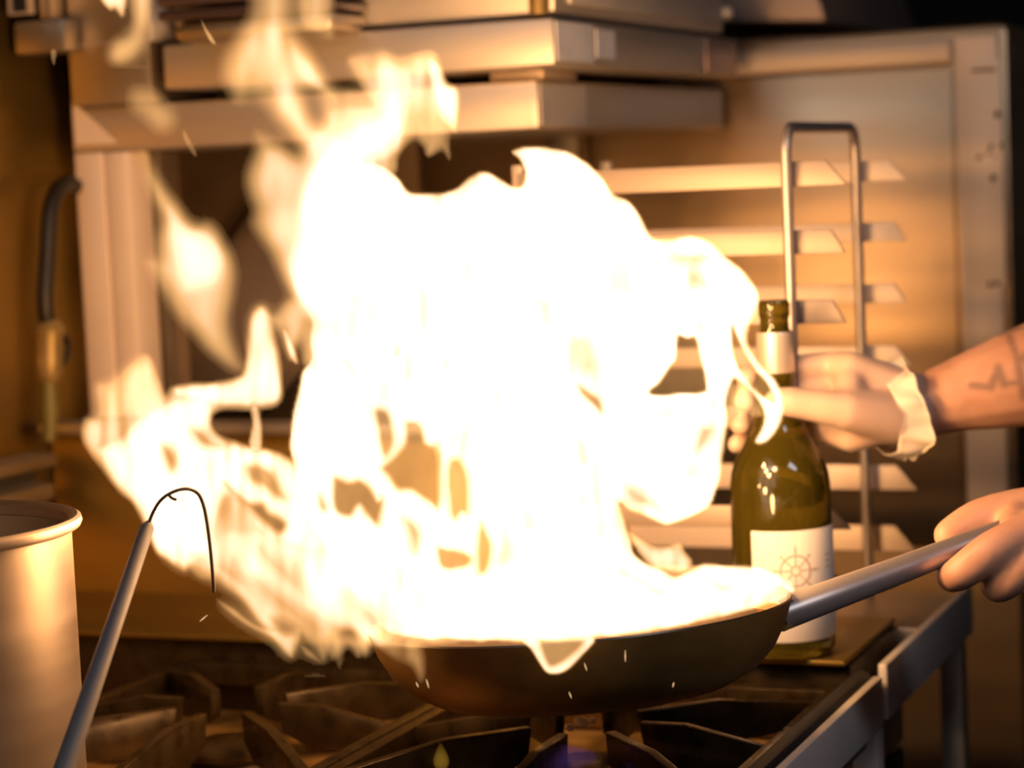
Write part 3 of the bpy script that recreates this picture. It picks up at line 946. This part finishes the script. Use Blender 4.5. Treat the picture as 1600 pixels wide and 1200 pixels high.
for sy in (-1, 1):
    tor.append([((0.20, 1.75 + sy * 0.09, 0.93), 0.095), ((0.18, 1.75 + sy * 0.11, 0.52), 0.060), ((0.20, 1.75 + sy * 0.115, 0.30), 0.056), ((0.20, 1.75 + sy * 0.12, 0.09), 0.038)])
    tor.append([((0.21, 1.75 + sy * 0.12, 0.045), 0.036), ((0.08, 1.75 + sy * 0.13, 0.035), 0.032)])
body = blobs(rhand + rarm + lhand + larm + tor, 0.0028, 'body', M['skin'], ck, smooth=7)
me = body.data
# tattoo as pigment: short strokes on the forearm
nv = len(me.vertices)
co = np.empty(nv * 3)
me.vertices.foreach_get('co', co)
co = co.reshape(-1, 3) + np.array(ck.location[:])
rel = co - np.array(CAM[:])
dd = rel @ np.array(FW[:])
sx_ = 800 + FPX * (rel @ np.array(RT[:])) / dd
sy_ = 600 - FPX * (rel @ np.array(UP[:])) / dd
ink = np.zeros(nv)
strokes = [((1518, 602), (1548, 605), 5), ((1548, 605), (1560, 578), 6), ((1560, 575), (1568, 600), 6), ((1568, 600), (1592, 598), 4), ((1572, 512), (1590, 560), 5), ((1590, 560), (1600, 620), 6), ((1564, 520), (1600, 508), 5), ((1600, 560), (1640, 540), 9), ((1610, 590), (1660, 600), 8), ((1640, 540), (1660, 600), 6)]
for (x0, y0), (x1, y1), wd in [(a_, b_, w_ * 1.35) for a_, b_, w_ in strokes]:
    t = np.clip(((sx_ - x0) * (x1 - x0) + (sy_ - y0) * (y1 - y0)) / ((x1 - x0) ** 2 + (y1 - y0) ** 2), 0, 1)
    d = np.hypot(sx_ - x0 - t * (x1 - x0), sy_ - y0 - t * (y1 - y0))
    ink = np.maximum(ink, np.clip(1.3 - d / wd, 0, 1) * 0.62)
front = (co[:, 1] < 1.92) & (dd > 1.75) & (dd < 2.05)
ink *= front
at = me.attributes.new('tattoo', 'FLOAT', 'POINT')
at.data.foreach_set('value', ink)

gl = blobs([[(p, r + 0.0012) for p, r in ch] for ch in rhand], 0.003, 'glove', M['glove'], ck, smooth=5)
# rumpled cuff
ca, cb = P(1376, 648, 1.896), P(1414, 641, 1.902)
axd = (cb - ca).normalized()
e1 = axd.orthogonal().normalized()
e2 = axd.cross(e1)
vs, fs = [], []
NN, MM = 72, 10
random.seed(9)
ph = [random.uniform(0, 6.28) for _ in range(6)]
for j in range(MM + 1):
    t = j / MM
    for i in range(NN):
        q = 2 * math.pi * i / NN
        rip = (0.0016 * math.sin(5 * q + ph[0] + 2 * t) + 0.0013 * math.sin(9 * q + ph[1] - 3 * t) + 0.0008 * math.sin(15 * q + ph[2])) * (0.4 + t)
        r = 0.0335 + 0.0060 * t + rip
        s = (cb - ca).length * t + 0.0035 * t * math.sin(3 * q + ph[3])
        vs.append(ca + axd * s + (e1 * math.cos(q) * 1.06 + e2 * math.sin(q)) * r)
for j in range(MM):
    for i in range(NN):
        fs.append((j * NN + i, j * NN + (i + 1) % NN, (j + 1) * NN + (i + 1) % NN, (j + 1) * NN + i))
cu = MB().add(vs, fs)
rim = [vs[MM * NN + i % NN] for i in range(NN + 1)]
cu.tube(rim, 0.0013, 6)
cuo = cu.build('glove_cuff', M['cuff'], ck)
sm = cuo.modifiers.new('t', 'SOLIDIFY')
sm.thickness = 0.0008

shirt = blobs([[(Vector(p) + Vector((0, 0, 0)), r + 0.012) for p, r in ch] for ch in tor[:4]] + [[(ls, 0.075), (ls.lerp(le_, 0.5), 0.062)], [(rs, 0.075), (rs.lerp(re_, 0.5), 0.062)]], 0.009, 'shirt', M['cloth'], ck)
legs = []
for sy in (-1, 1):
    legs.append([((0.20, 1.75 + sy * 0.09, 0.93), 0.108), ((0.18, 1.75 + sy * 0.11, 0.52), 0.074), ((0.20, 1.75 + sy * 0.115, 0.30), 0.068), ((0.20, 1.75 + sy * 0.12, 0.12), 0.062)])
legs.append([((0.20, 1.66, 0.97), 0.105), ((0.20, 1.84, 0.97), 0.105)])
blobs(legs, 0.009, 'trousers', M['cloth2'], ck)
for sy in (-1, 1):
    blobs([[((0.215, 1.75 + sy * 0.12, 0.055), 0.046), ((0.07, 1.75 + sy * 0.13, 0.045), 0.042)]], 0.007, 'shoe', M['shoe'], ck)
hair = blobs([[((0.15, 1.75, 1.69), 0.083), ((0.115, 1.75, 1.705), 0.076)], [((0.165, 1.75, 1.63), 0.066), ((0.16, 1.75, 1.68), 0.08)]], 0.006, 'hair', M['hair'], ck)
for sy in (-1, 1):
    MB().ball((0.040, 1.75 + sy * 0.030, 1.657), 0.011, 3).build('eye', M['eye'], ck)
    MB().ball((0.0305, 1.75 + sy * 0.030, 1.656), 0.0052, 2).build('iris', M['hair'], ck)
    MB().tube(spline([(0.033, 1.75 + sy * 0.012, 1.674), (0.027, 1.75 + sy * 0.030, 1.680), (0.042, 1.75 + sy * 0.050, 1.674)], 4), 0.003, 8).build('eyebrow', M['hair'], ck)
MB().tube(spline([(0.040, 1.728, 1.594), (0.029, 1.75, 1.597), (0.040, 1.772, 1.594)], 5), [0.002] + [0.0042] * 9 + [0.002], 10).build('mouth', M['lip'], ck)

# ------------------------------------------------------------------ fire
# The fire is glowing gas: closed bodies with real depth, brighter where the gas is thicker.
def sdf(poly, X, Y):
    """distance inside a polygon (positive inside)"""
    p = np.array(poly, float)
    q = np.roll(p, -1, axis=0)
    d2 = np.full(X.shape, 1e12)
    ins = np.zeros(X.shape, bool)
    for (x0, y0), (x1, y1) in zip(p, q):
        ex, ey = x1 - x0, y1 - y0
        L = ex * ex + ey * ey
        if L == 0:
            continue
        t = np.clip(((X - x0) * ex + (Y - y0) * ey) / L, 0, 1)
        d2 = np.minimum(d2, (X - x0 - t * ex) ** 2 + (Y - y0 - t * ey) ** 2)
        if y0 != y1:
            c = ((y0 <= Y) != (y1 <= Y)) & (X < (x1 - x0) * (Y - y0) / (y1 - y0) + x0)
            ins ^= c
    d = np.sqrt(d2)
    return np.where(ins, d, -d)


def smooth_poly(pts, n=3):
    P_ = [Vector((x, y, 0)) for x, y in pts]
    out = []
    N = len(P_)
    for i in range(N):
        p0, p1, p2, p3 = P_[i - 1], P_[i], P_[(i + 1) % N], P_[(i + 2) % N]
        for k in range(n):
            t = k / n
            v = 0.5 * ((2 * p1) + (-p0 + p2) * t + (2 * p0 - 5 * p1 + 4 * p2 - p3) * t * t + (-p0 + 3 * p1 - 3 * p2 + p3) * t ** 3)
            out.append((v.x, v.y))
    return out


rng = np.random.default_rng(5)


def noise(shape, sx, sy):
    """smooth noise in -1..1, feature size in cells"""
    h, w_ = shape
    n = rng.standard_normal(shape)
    fy = np.fft.fftfreq(h)[:, None]
    fx = np.fft.rfftfreq(w_)[None, :]
    g = np.exp(-2 * (math.pi ** 2) * ((fx * sx) ** 2 + (fy * sy) ** 2))
    r = np.fft.irfft2(np.fft.rfft2(n) * g, s=shape)
    r /= r.std() + 1e-9
    return np.clip(r / 2.2, -1, 1)


def flame(name, label, layers, holes, D0, step=3.0, wav=0.02, streak=0.34, sheer=0.0, soft=1.2, cap=3.4, group=None, depth=None, hazy=None):
    xs = [x for l in layers for x, y in l[0]]
    ys = [y for l in layers for x, y in l[0]]
    x0, x1, y0, y1 = min(xs) - 8, max(xs) + 8, min(ys) - 8, max(ys) + 8
    gx = np.arange(x0, x1 + step, step)
    gy = np.arange(y0, y1 + step, step)
    X, Y = np.meshgrid(gx, gy)
    # small wobble of the outlines
    s = 1.0 / step
    X2 = X + 1.6 * noise(X.shape, 9 * s, 12 * s)
    Y2 = Y + 1.6 * noise(X.shape, 9 * s, 12 * s)
    B = np.zeros(X.shape)
    for poly, b, wd in layers:
        d = sdf(smooth_poly(poly), X2, Y2)
        d = np.maximum(d + (3.0 if wd >= 9 else 0.0), 0) / wd
        B += b * (1 - np.exp(-(d ** 1.5 if wd >= 9 else d)))
    st_ = noise(X.shape, 5 * s, 22 * s)
    st2 = noise(X.shape, 16 * s, 30 * s)
    B *= (1 + streak * st_ + streak * 0.8 * st2)
    B = cap * (1 - np.exp(-np.maximum(B, 0) / (cap * 0.85)))
    for poly, a, wd in holes:
        d = sdf(smooth_poly(poly), X2, Y2)
        a = min(0.95, a * 1.04) if a >= 0.6 else a * 0.95
        wd = wd * 1.5 if wd > 3 else wd
        B *= 1 - a * np.clip(0.5 + d / (2 * wd), 0, 1)
    # a touch of softening
    ky = np.fft.fftfreq(B.shape[0])[:, None]
    kx = np.fft.rfftfreq(B.shape[1])[None, :]
    g = np.exp(-2 * (math.pi ** 2) * ((kx * soft * s) ** 2 + (ky * soft * s) ** 2))
    B = np.fft.irfft2(np.fft.rfft2(B) * g, s=B.shape)
    if hazy is not None:
        g2 = np.exp(-2 * (math.pi ** 2) * ((kx * 8 * s) ** 2 + (ky * 8 * s) ** 2))
        Bs = np.fft.irfft2(np.fft.rfft2(B) * g2, s=B.shape)
        W = np.clip(hazy(X, Y), 0, 1)
        B = B * (1 - W) + Bs * W
    B[B < 0.035] = 0
    B[0, :] = B[-1, :] = 0
    B[:, 0] = B[:, -1] = 0
    mid = D0 + wav * noise(X.shape, 40 * s, 40 * s)
    if depth is not None:
        mid = mid + depth(X, Y)
    org = P(float(np.mean(xs)), max(ys), D0)
    o = gas_body(name, X, Y, B, mid, org, M['flame'])
    o.location = org
    hot = np.maximum(B - 0.75, 0)
    hot[hot < 0.05] = 0
    if hot.max() > 0.3:
        c = gas_body('flame_core', X, Y, hot, mid, org, M['flame_hot'])
        c.parent = o
        c['label'] = 'white hot middle of the flame'
    return tag(o, label, 'flame', group)


def gas_body(name, X, Y, B, mid, org, material):
    """closed body of gas, B / KV metres thick, about the wavy sheet mid"""
    T = B / KV
    act = B > 0
    cell = act[:-1, :-1] | act[1:, :-1] | act[:-1, 1:] | act[1:, 1:]
    used = np.zeros(B.shape, bool)
    used[:-1, :-1] |= cell; used[1:, :-1] |= cell; used[:-1, 1:] |= cell; used[1:, 1:] |= cell
    fi = -np.ones(B.shape, int)
    fi[used] = np.arange(used.sum())
    nf = used.sum()
    bi = fi.copy()
    bi[act] = nf + np.arange(act.sum())
    fw, rt, up, c0 = (np.array(v[:]) for v in (FW, RT, UP, CAM))
    dirs = fw + rt * ((X - 800) / FPX)[..., None] + up * ((600 - Y) / FPX)[..., None]
    front = c0 + dirs * (mid - T * 0.5)[..., None]
    back = c0 + dirs * (mid + T * 0.5)[..., None]
    V = np.concatenate([front[used], back[act]])
    r, c = np.nonzero(cell)
    a00, a10, a11, a01 = act[r, c], act[r + 1, c], act[r + 1, c + 1], act[r, c + 1]
    k1, k2 = a00 | a10 | a11, a00 | a11 | a01
    F = np.concatenate([np.stack([fi[r, c], fi[r + 1, c], fi[r + 1, c + 1]], 1)[k1], np.stack([fi[r, c], fi[r + 1, c + 1], fi[r, c + 1]], 1)[k2],
                        np.stack([bi[r, c], bi[r + 1, c + 1], bi[r + 1, c]], 1)[k1], np.stack([bi[r, c], bi[r, c + 1], bi[r + 1, c + 1]], 1)[k2]])
    me = bpy.data.meshes.new(name)
    me.vertices.add(len(V))
    me.vertices.foreach_set('co', (V - np.array(org[:])).ravel())
    me.loops.add(len(F) * 3)
    me.loops.foreach_set('vertex_index', F.ravel())
    me.polygons.add(len(F))
    me.polygons.foreach_set('loop_start', np.arange(0, len(F) * 3, 3))
    me.polygons.foreach_set('loop_total', np.full(len(F), 3))
    me.update()
    me.validate()
    me.materials.append(material)
    o = bpy.data.objects.new(name, me)
    COL.objects.link(o)
    return o


core = [(520, 235), (545, 250), (585, 255), (612, 268), (628, 285), (640, 300), (665, 303), (690, 302), (715, 293), (735, 276), (757, 268), (780, 277), (800, 289), (816, 288), (820, 270), (812, 250), (800, 236), (830, 229), (870, 232), (915, 252), (945, 280), (960, 303), (985, 315), (1003, 340), (1020, 370), (1045, 373), (1080, 368), (1110, 376), (1140, 405), (1165, 425), (1187, 460), (1180, 490), (1171, 515), (1172, 540), (1190, 570), (1213, 595), (1226, 630), (1222, 660), (1205, 687), (1190, 695), (1178, 691), (1190, 668), (1194, 652), (1189, 637), (1180, 622), (1165, 607), (1149, 592), (1143, 605), (1138, 625), (1137, 650), (1135, 690), (1128, 735), (1122, 765), (1110, 790), (1085, 805), (1060, 816), (1040, 820), (1010, 810), (985, 798), (970, 786), (977, 808), (984, 835), (990, 860), (1005, 875), (1035, 890), (1055, 899), (1080, 888), (1100, 880), (1130, 882), (1165, 882), (1195, 888), (1225, 902), (1241, 917), (1238, 929), (1220, 938), (1180, 950), (1140, 962), (1080, 975), (1000, 989), (930, 997), (870, 1001), (830, 1003), (760, 1002), (700, 1000), (640, 996), (600, 985), (560, 940), (525, 895), (500, 845), (480, 805), (466, 770), (460, 730), (452, 700), (454, 670), (457, 640), (468, 600), (472, 580), (484, 560), (482, 530), (486, 500), (474, 480), (458, 445), (450, 410), (462, 370), (470, 320), (480, 280), (495, 250)]
left_panel = [(398, 200), (401, 225), (397, 242), (387, 268), (388, 300), (397, 330), (391, 350), (408, 372), (425, 396), (442, 437), (462, 472), (480, 500), (520, 500), (560, 400), (560, 250), (520, 210), (500, 190), (470, 240), (440, 225), (415, 215)]
column = [(395, -40), (392, 20), (372, 50), (350, 85), (342, 120), (358, 145), (372, 163), (392, 155), (405, 160), (422, 184), (447, 206), (462, 232), (475, 255), (520, 245), (514, 215), (500, 190), (485, 168), (482, 150), (500, 144), (515, 149), (528, 162), (520, 133), (503, 104), (486, 80), (469, 55), (466, 20), (462, -40)]
streak1 = [(413, 45), (423, 100), (420, 150), (445, 192), (470, 225), (500, 245), (492, 205), (470, 155), (452, 100), (440, 45)]
streak2 = [(450, 50), (470, 78), (492, 104), (512, 134), (527, 160), (500, 144), (475, 125), (458, 100)]
wedge = [(470, -40), (470, 38), (485, 46), (500, 50), (519, 60), (519, 30), (514, -40)]
upper = [(543, 92), (560, 85), (585, 80), (602, 79), (620, 87), (640, 85), (665, 78), (682, 82), (690, 97), (694, 122), (703, 130), (715, 138), (719, 158), (717, 188), (711, 208), (705, 198), (703, 222), (702, 250), (690, 236), (668, 246), (662, 232), (650, 222), (637, 228), (624, 244), (622, 262), (612, 275), (570, 280), (520, 260), (495, 225), (497, 190), (515, 168), (555, 166), (585, 166), (570, 150), (560, 130), (550, 110)]
upper_hot = [(592, 108), (620, 103), (642, 112), (642, 160), (632, 205), (612, 245), (560, 265), (520, 250), (515, 215), (560, 195), (595, 180)]
upper_lobe = [(668, 98), (690, 103), (699, 132), (715, 142), (717, 180), (709, 204), (695, 192), (680, 160)]
ll_base = [(150, 600), (170, 598), (185, 585), (205, 568), (225, 553), (238, 562), (250, 590), (259, 615), (268, 604), (290, 599), (320, 598), (345, 595), (365, 591), (379, 583), (384, 560), (385, 530), (389, 505), (396, 484), (409, 477), (420, 484), (427, 505), (432, 535), (438, 565), (441, 600), (439, 626), (424, 638), (400, 641), (375, 641), (352, 640), (333, 648), (331, 665), (342, 679), (365, 687), (390, 696), (420, 701), (445, 710), (462, 722), (480, 760), (505, 800), (545, 860), (570, 930), (600, 985), (585, 1000), (570, 1025), (558, 1000), (545, 985), (520, 995), (507, 1035), (495, 1015), (478, 1000), (462, 985), (440, 990), (410, 975), (396, 958), (378, 938), (358, 923), (334, 911), (310, 902), (295, 889), (285, 893), (262, 877), (245, 864), (236, 848), (231, 832), (223, 815), (214, 796), (205, 782), (190, 772), (172, 752), (152, 723), (134, 700), (128, 680), (134, 655), (152, 645)]
ll_hot = [(150, 702), (180, 690), (200, 668), (225, 650), (250, 636), (290, 622), (322, 622), (330, 645), (330, 668), (345, 686), (380, 696), (420, 703), (450, 716), (470, 740), (486, 780), (510, 830), (500, 860), (450, 850), (410, 830), (390, 800), (362, 775), (345, 790), (335, 830), (345, 880), (335, 905), (300, 884), (285, 890), (262, 874), (246, 862), (236, 842), (226, 815), (214, 790), (190, 768), (168, 740)]
ll_tongue = [(391, 500), (400, 484), (412, 482), (424, 510), (430, 560), (438, 612), (420, 632), (370, 632), (320, 628), (280, 618), (275, 606), (320, 602), (365, 594), (384, 575)]
ll_low = [(340, 860), (352, 885), (385, 905), (430, 925), (470, 945), (520, 970), (570, 985), (600, 990), (600, 930), (540, 870), (470, 840), (400, 830), (350, 830)]
ll_edge = [(330, 880), (360, 900), (392, 925), (415, 960), (440, 985), (455, 1005), (460, 1028), (450, 1026), (425, 1000), (398, 965), (375, 935), (345, 912)]
spike = [(338, 936), (350, 940), (370, 955), (392, 970), (415, 982), (440, 985), (465, 980), (470, 995), (458, 1026), (449, 1025), (430, 1003), (412, 992), (392, 982), (370, 968), (350, 952)]
wisp = [(391, 636), (404, 636), (409, 665), (408, 700), (390, 700), (393, 665)]
smoke = [(400, 478), (425, 492), (450, 466), (470, 468), (492, 500), (495, 560), (474, 572), (466, 540), (455, 565), (444, 545), (435, 520)]
streakw = [(440, 515), (450, 520), (462, 545), (466, 566), (460, 568), (450, 548)]
glow = [(1146, 598), (1165, 604), (1184, 625), (1194, 648), (1180, 652), (1162, 645), (1138, 640), (1138, 615)]
lowgap = [(982, 830), (1010, 846), (1040, 853), (1063, 848), (1072, 862), (1084, 880), (1060, 896), (1010, 880)]
back_soft = [(470, 840), (560, 850), (640, 860), (720, 900), (720, 990), (640, 998), (600, 992), (585, 1005), (560, 985), (520, 975), (470, 950), (440, 920)]
sm_low = [(585, 1000), (620, 1003), (655, 1003), (668, 1030), (658, 1070), (645, 1045), (625, 1035), (600, 1020)]
tip1 = [(515, 990), (530, 985), (536, 1030), (530, 1050), (522, 1020)]
sm_edge = [(545, 960), (600, 975), (700, 985), (760, 1000), (700, 1003), (640, 999), (600, 1002), (560, 1000)]
tip2 = [(468, 1008), (480, 1012), (500, 1030), (503, 1038), (488, 1030), (475, 1022)]

peach = [(500, 138), (555, 138), (600, 150), (600, 178), (560, 180), (510, 182), (495, 165)]
H_ = [
    ([(584, 641), (605, 641), (616, 665), (619, 690), (612, 706), (600, 716), (592, 700), (588, 670)], .74, 5),
    ([(632, 658), (662, 664), (667, 690), (682, 700), (688, 740), (687, 794), (670, 786), (655, 776), (640, 768), (620, 765), (606, 745), (596, 730), (615, 710), (630, 690)], .80, 5),
    ([(522, 742), (545, 752), (562, 748), (578, 758), (592, 780), (597, 772), (602, 790), (590, 822), (574, 808), (562, 792), (550, 808), (527, 802), (519, 780)], .80, 5),
    ([(699, 722), (715, 716), (729, 735), (733, 760), (733, 802), (723, 802), (713, 815), (702, 802), (697, 760)], .70, 5),
    ([(627, 810), (645, 813), (657, 830), (656, 850), (649, 864), (639, 840)], .62, 6),
    ([(682, 853), (700, 857), (736, 867), (732, 884), (690, 889)], .72, 4),
    ([(750, 815), (765, 838), (769, 860), (761, 892), (747, 890)], .70, 4),
    ([(780, 812), (796, 830), (802, 872), (774, 882), (779, 840)], .45, 7),
    ([(818, 798), (836, 806), (839, 832), (818, 828)], .45, 6),
    ([(498, 772), (512, 790), (510, 802), (496, 794)], .60, 5),
    ([(1057, 524), (1072, 527), (1086, 527), (1094, 555), (1104, 600), (1099, 613), (1060, 617), (1020, 618), (1014, 610), (1030, 597), (1046, 572), (1055, 560)], .90, 3),
    ([(893, 528), (920, 524), (931, 545), (931, 580), (905, 586), (891, 560)], .50, 8),
    ([(903, 598), (925, 612), (938, 625), (940, 647), (924, 632), (906, 615)], .72, 4),
    ([(1143, 505), (1151, 520), (1163, 550), (1181, 575), (1200, 598), (1212, 626), (1205, 630), (1185, 613), (1164, 592), (1150, 570), (1144, 545)], .88, 3),
    ([(1095, 668), (1114, 668), (1110, 690), (1090, 712), (1083, 700)], .60, 6),
    ([(1073, 722), (1102, 727), (1091, 752), (1070, 747)], .48, 7),
    ([(976, 753), (1000, 768), (1035, 788), (1044, 802), (1010, 794), (978, 776)], .50, 6),
    ([(903, 688), (913, 695), (919, 722), (906, 726)], .50, 5),
    ([(845, 473), (863, 480), (861, 512), (847, 506)], .45, 5),
    ([(1045, 397), (1075, 395), (1112, 401), (1070, 416)], .50, 6),
    ([(1080, 428), (1102, 434), (1106, 452), (1084, 446)], .45, 6),
    ([(966, 889), (1000, 900), (1045, 925), (1020, 931), (983, 906)], .42, 5),
    ([(1112, 909), (1146, 914), (1130, 926)], .50, 5),
    ([(1160, 942), (1180, 914), (1176, 942)], .42, 5),
    ([(1212, 903), (1240, 916), (1236, 930), (1196, 938), (1205, 920)], .45, 8),
    ([(619, 540), (625, 540), (624, 556), (616, 556)], .6, 4),
    ([(690, 556), (698, 572), (694, 572)], .5, 4),
    ([(542, 565), (554, 578), (552, 586)], .5, 4),
    ([(725, 672), (730, 668), (726, 700), (718, 730), (714, 726)], .35, 5),
    ([(1030, 640), (1065, 630), (1072, 645), (1038, 662)], .42, 7),
    ([(520, 430), (548, 452), (560, 470), (540, 460)], .35, 7),
    ([(252, 694), (268, 699), (277, 720), (269, 736), (255, 716)], .70, 6),
    ([(297, 671), (318, 671), (336, 690), (344, 698), (314, 698)], .65, 6),
    ([(383, 729), (400, 724), (426, 735), (441, 760), (447, 782), (430, 776), (410, 761), (389, 750)], .68, 6),
    ([(352, 755), (373, 778), (392, 786), (412, 785), (422, 800), (448, 818), (440, 834), (424, 830), (402, 808), (377, 780)], .80, 5),
    ([(404, 853), (430, 868), (462, 890), (482, 932), (452, 922), (420, 892)], .55, 10),
    ([(300, 869), (315, 863), (329, 872), (331, 903), (304, 895)], .50, 6),
    ([(395, 900), (430, 920), (470, 950), (500, 985), (470, 975), (430, 950)], .50, 8),
    ([(425, 965), (455, 975), (462, 990), (440, 990)], .7, 5),
    ([(540, 930), (600, 945), (640, 975), (600, 990), (545, 970)], .45, 16),
    ([(478, 148), (495, 150), (502, 175), (500, 203), (488, 190), (476, 182)], .70, 8),
    ([(508, 140), (560, 142), (585, 160), (560, 172), (520, 172)], .30, 12),
    ([(655, 170), (690, 185), (700, 220), (668, 240), (645, 205)], .55, 14),
    ([(462, 225), (475, 260), (470, 330), (480, 400), (464, 440), (452, 400), (455, 300)], .22, 9),
    ([(405, 240), (425, 300), (440, 400), (425, 380), (402, 300)], .20, 9),
]


def haze(X, Y):
    # the licks at the upper left and the lower fringe are the most blurred
    a = np.clip((610 - X) / 130, 0, 1) * np.clip((560 - Y) / 150, 0, 1)
    b = 0.55 * np.clip((250 - Y) / 50, 0, 1) * np.clip((660 - X) / 60, 0, 1)
    c = 0.7 * np.clip((Y - 860) / 60, 0, 1) * np.clip((640 - X) / 80, 0, 1)
    e = 0.6 * np.clip((260 - X) / 60, 0, 1) * np.clip((680 - Y) / 60, 0, 1)
    return np.maximum(np.maximum(a, b), np.maximum(c, e)) * 0.85


def fan(X, Y):
    # the left side of the fire leans towards the camera
    return -0.055 * np.clip((620 - X) / 350, 0, 1) * np.clip((Y - 450) / 250, 0, 1)


flame('pan_fire', 'huge white and yellow blaze rising from the frying pan', [
    (core, 3.9, 8), (left_panel, 1.25, 14), (column, 1.0, 24), (streak1, 0.9, 12), (streak2, 1.2, 6), (wedge, 1.1, 9), (upper, 1.2, 12), (upper_hot, 1.8, 18), (upper_lobe, 1.8, 9),
    (ll_base, 1.15, 10), (ll_hot, 1.9, 14), (ll_tongue, 1.4, 9), (ll_low, 0.7, 14), (ll_edge, 0.9, 6), (spike, 1.3, 5), (wisp, 1.6, 4), (smoke, 0.9, 12), (streakw, 1.5, 4), (glow, 0.75, 7), (lowgap, 1.5, 6), (back_soft, 0.8, 20), (tip1, 0.35, 6), (peach, 0.7, 14), (sm_edge, 1.0, 14), (tip2, 0.9, 4)],
    H_, 1.60, depth=fan, hazy=haze)
flame('flame_tongue', 'detached tongue of flame left of the blaze, pointed at top and bottom', [
    ([(216, 232), (226, 238), (234, 252), (246, 274), (262, 300), (282, 325), (300, 347), (313, 351), (326, 344), (342, 360), (354, 385), (364, 410), (367, 440), (361, 470), (357, 500), (362, 530), (374, 560), (387, 584), (372, 581), (348, 569), (322, 544), (298, 518), (273, 488), (253, 453), (233, 420), (226, 408), (243, 404), (247, 370), (256, 335), (244, 310), (231, 285), (225, 262)], 1.1, 15),
    ([(230, 266), (246, 288), (270, 322), (295, 354), (320, 358), (342, 380), (351, 410), (341, 440), (314, 450), (290, 460), (275, 430), (268, 390), (260, 345), (240, 300)], 1.2, 12)], [], 1.60, streak=0.15, soft=2.0, hazy=lambda X, Y: 0.8 + 0 * X)
flame('flame_lick', 'curl of flame in front of the tall panel at the top left', [
    ([(200, -40), (206, 30), (200, 55), (184, 62), (172, 78), (170, 93), (182, 100), (200, 98), (216, 84), (230, 58), (236, 20), (238, -40)], 0.85, 13),
    ([(150, -30), (158, 2), (170, 16), (179, 14), (192, 28), (199, 2), (202, -30)], 1.4, 5)], [], 1.60, soft=2.0, hazy=lambda X, Y: np.clip((Y - 30) / 20, 0, .8))
flame('flame_wisp', 'faint blurred wisp of flame in front of the left end of the top beam', [([(203, 138), (232, 136), (256, 158), (276, 180), (268, 202), (245, 207), (222, 186), (202, 165)], 0.62, 16)], [], 1.60, soft=3.0, streak=0.1, hazy=lambda X, Y: 1 + 0 * X)
flame('flame_wisp', 'tiny pointed wisp of flame just below the top beam', [([(286, 200), (296, 214), (308, 243), (299, 238), (290, 222)], 1.0, 7)], [], 1.60, step=2.0, soft=1.6)
flame('flame_wisp', 'tiny wisp of flame in front of the rounded dark-rimmed tray', [([(315, 30), (326, 46), (338, 68), (326, 62)], 1.4, 6)], [], 1.60, step=2.0, soft=1.2)
flame('flame_wisp', 'tiny pointed wisp of flame under the small steel box at the left edge', [([(78, 78), (89, 80), (83, 104)], 1.0, 6)], [], 1.60, step=2.0, soft=1.4)
flame('flame_drip', 'flame spilling over the front lip of the frying pan', [([(818, 998), (829, 1014), (841, 1036), (855, 1052), (874, 1053), (894, 1041), (912, 1022), (930, 996), (880, 994)], 3.2, 5)],
      [([(840, 1001), (870, 1000), (914, 1000), (897, 1024), (872, 1040), (855, 1040)], .72, 4)], 1.432, step=2.0, wav=0.0, soft=1.0, cap=2.4, streak=0.15)
flame('flame_fringe', 'thin ragged fringe of flame over the left wall of the frying pan', [(sm_low, 0.5, 14), ([(560, 975), (600, 985), (660, 996), (720, 1003), (660, 1010), (600, 1010), (570, 1000)], 1.0, 9), ([(575, 990), (600, 1000), (640, 1004), (655, 1015), (620, 1012), (590, 1008)], .6, 8), ([(505, 985), (540, 990), (575, 1000), (560, 1030), (545, 1015), (520, 1030)], 0.5, 12)], [], 1.49, soft=2.0, wav=0.005)

# burner flames under the pan
for (x, y, h, r, mt, lab) in ((690, 1200, 0.022, 0.006, 'flame_y', 'yellow burner flame at the bottom edge below the pan'), (880, 1192, 0.016, 0.026, 'flame_b', 'dim violet burner flame at the bottom edge, left of the garlic'), (1010, 1196, 0.012, 0.016, 'flame_b', 'dim violet burner flame at the bottom edge, right of the garlic')):
    p = onZ(x, y, ZT - 0.018)
    o = MB().lathe([(r * math.sin(math.pi * min(1, (k / 16) ** 0.6)), h * k / 16 - 0.002) for k in range(17)], (0, 0, 0), n=32).build('burner_flame', M[mt])
    o.location = p
    tag(o, lab, 'flame', 'burner flames under the pan')

# sparks falling in front of the pan
for (x, y, l, tx) in ((977, 1025, 9, 0), (915, 1042, 6, -2), (1052, 1070, 4, 1), (668, 1068, 7, -2), (652, 1070, 4, -2), (318, 966, 5, 6), (891, 1086, 5, -2)):
    a, b = P(x + tx, y - l, 1.435 if x > 400 else 1.46), P(x - tx, y + l, 1.435 if x > 400 else 1.46)
    o = MB().tube([a, (a + b) / 2, b], [0.00012, 0.00032, 0.00012], 6).build('spark', M['spark'])
    world_origin(o, (a + b) / 2)
    tag(o, 'tiny elongated spark in the air in front of the pan and stove', 'spark', 'sparks below the fire')
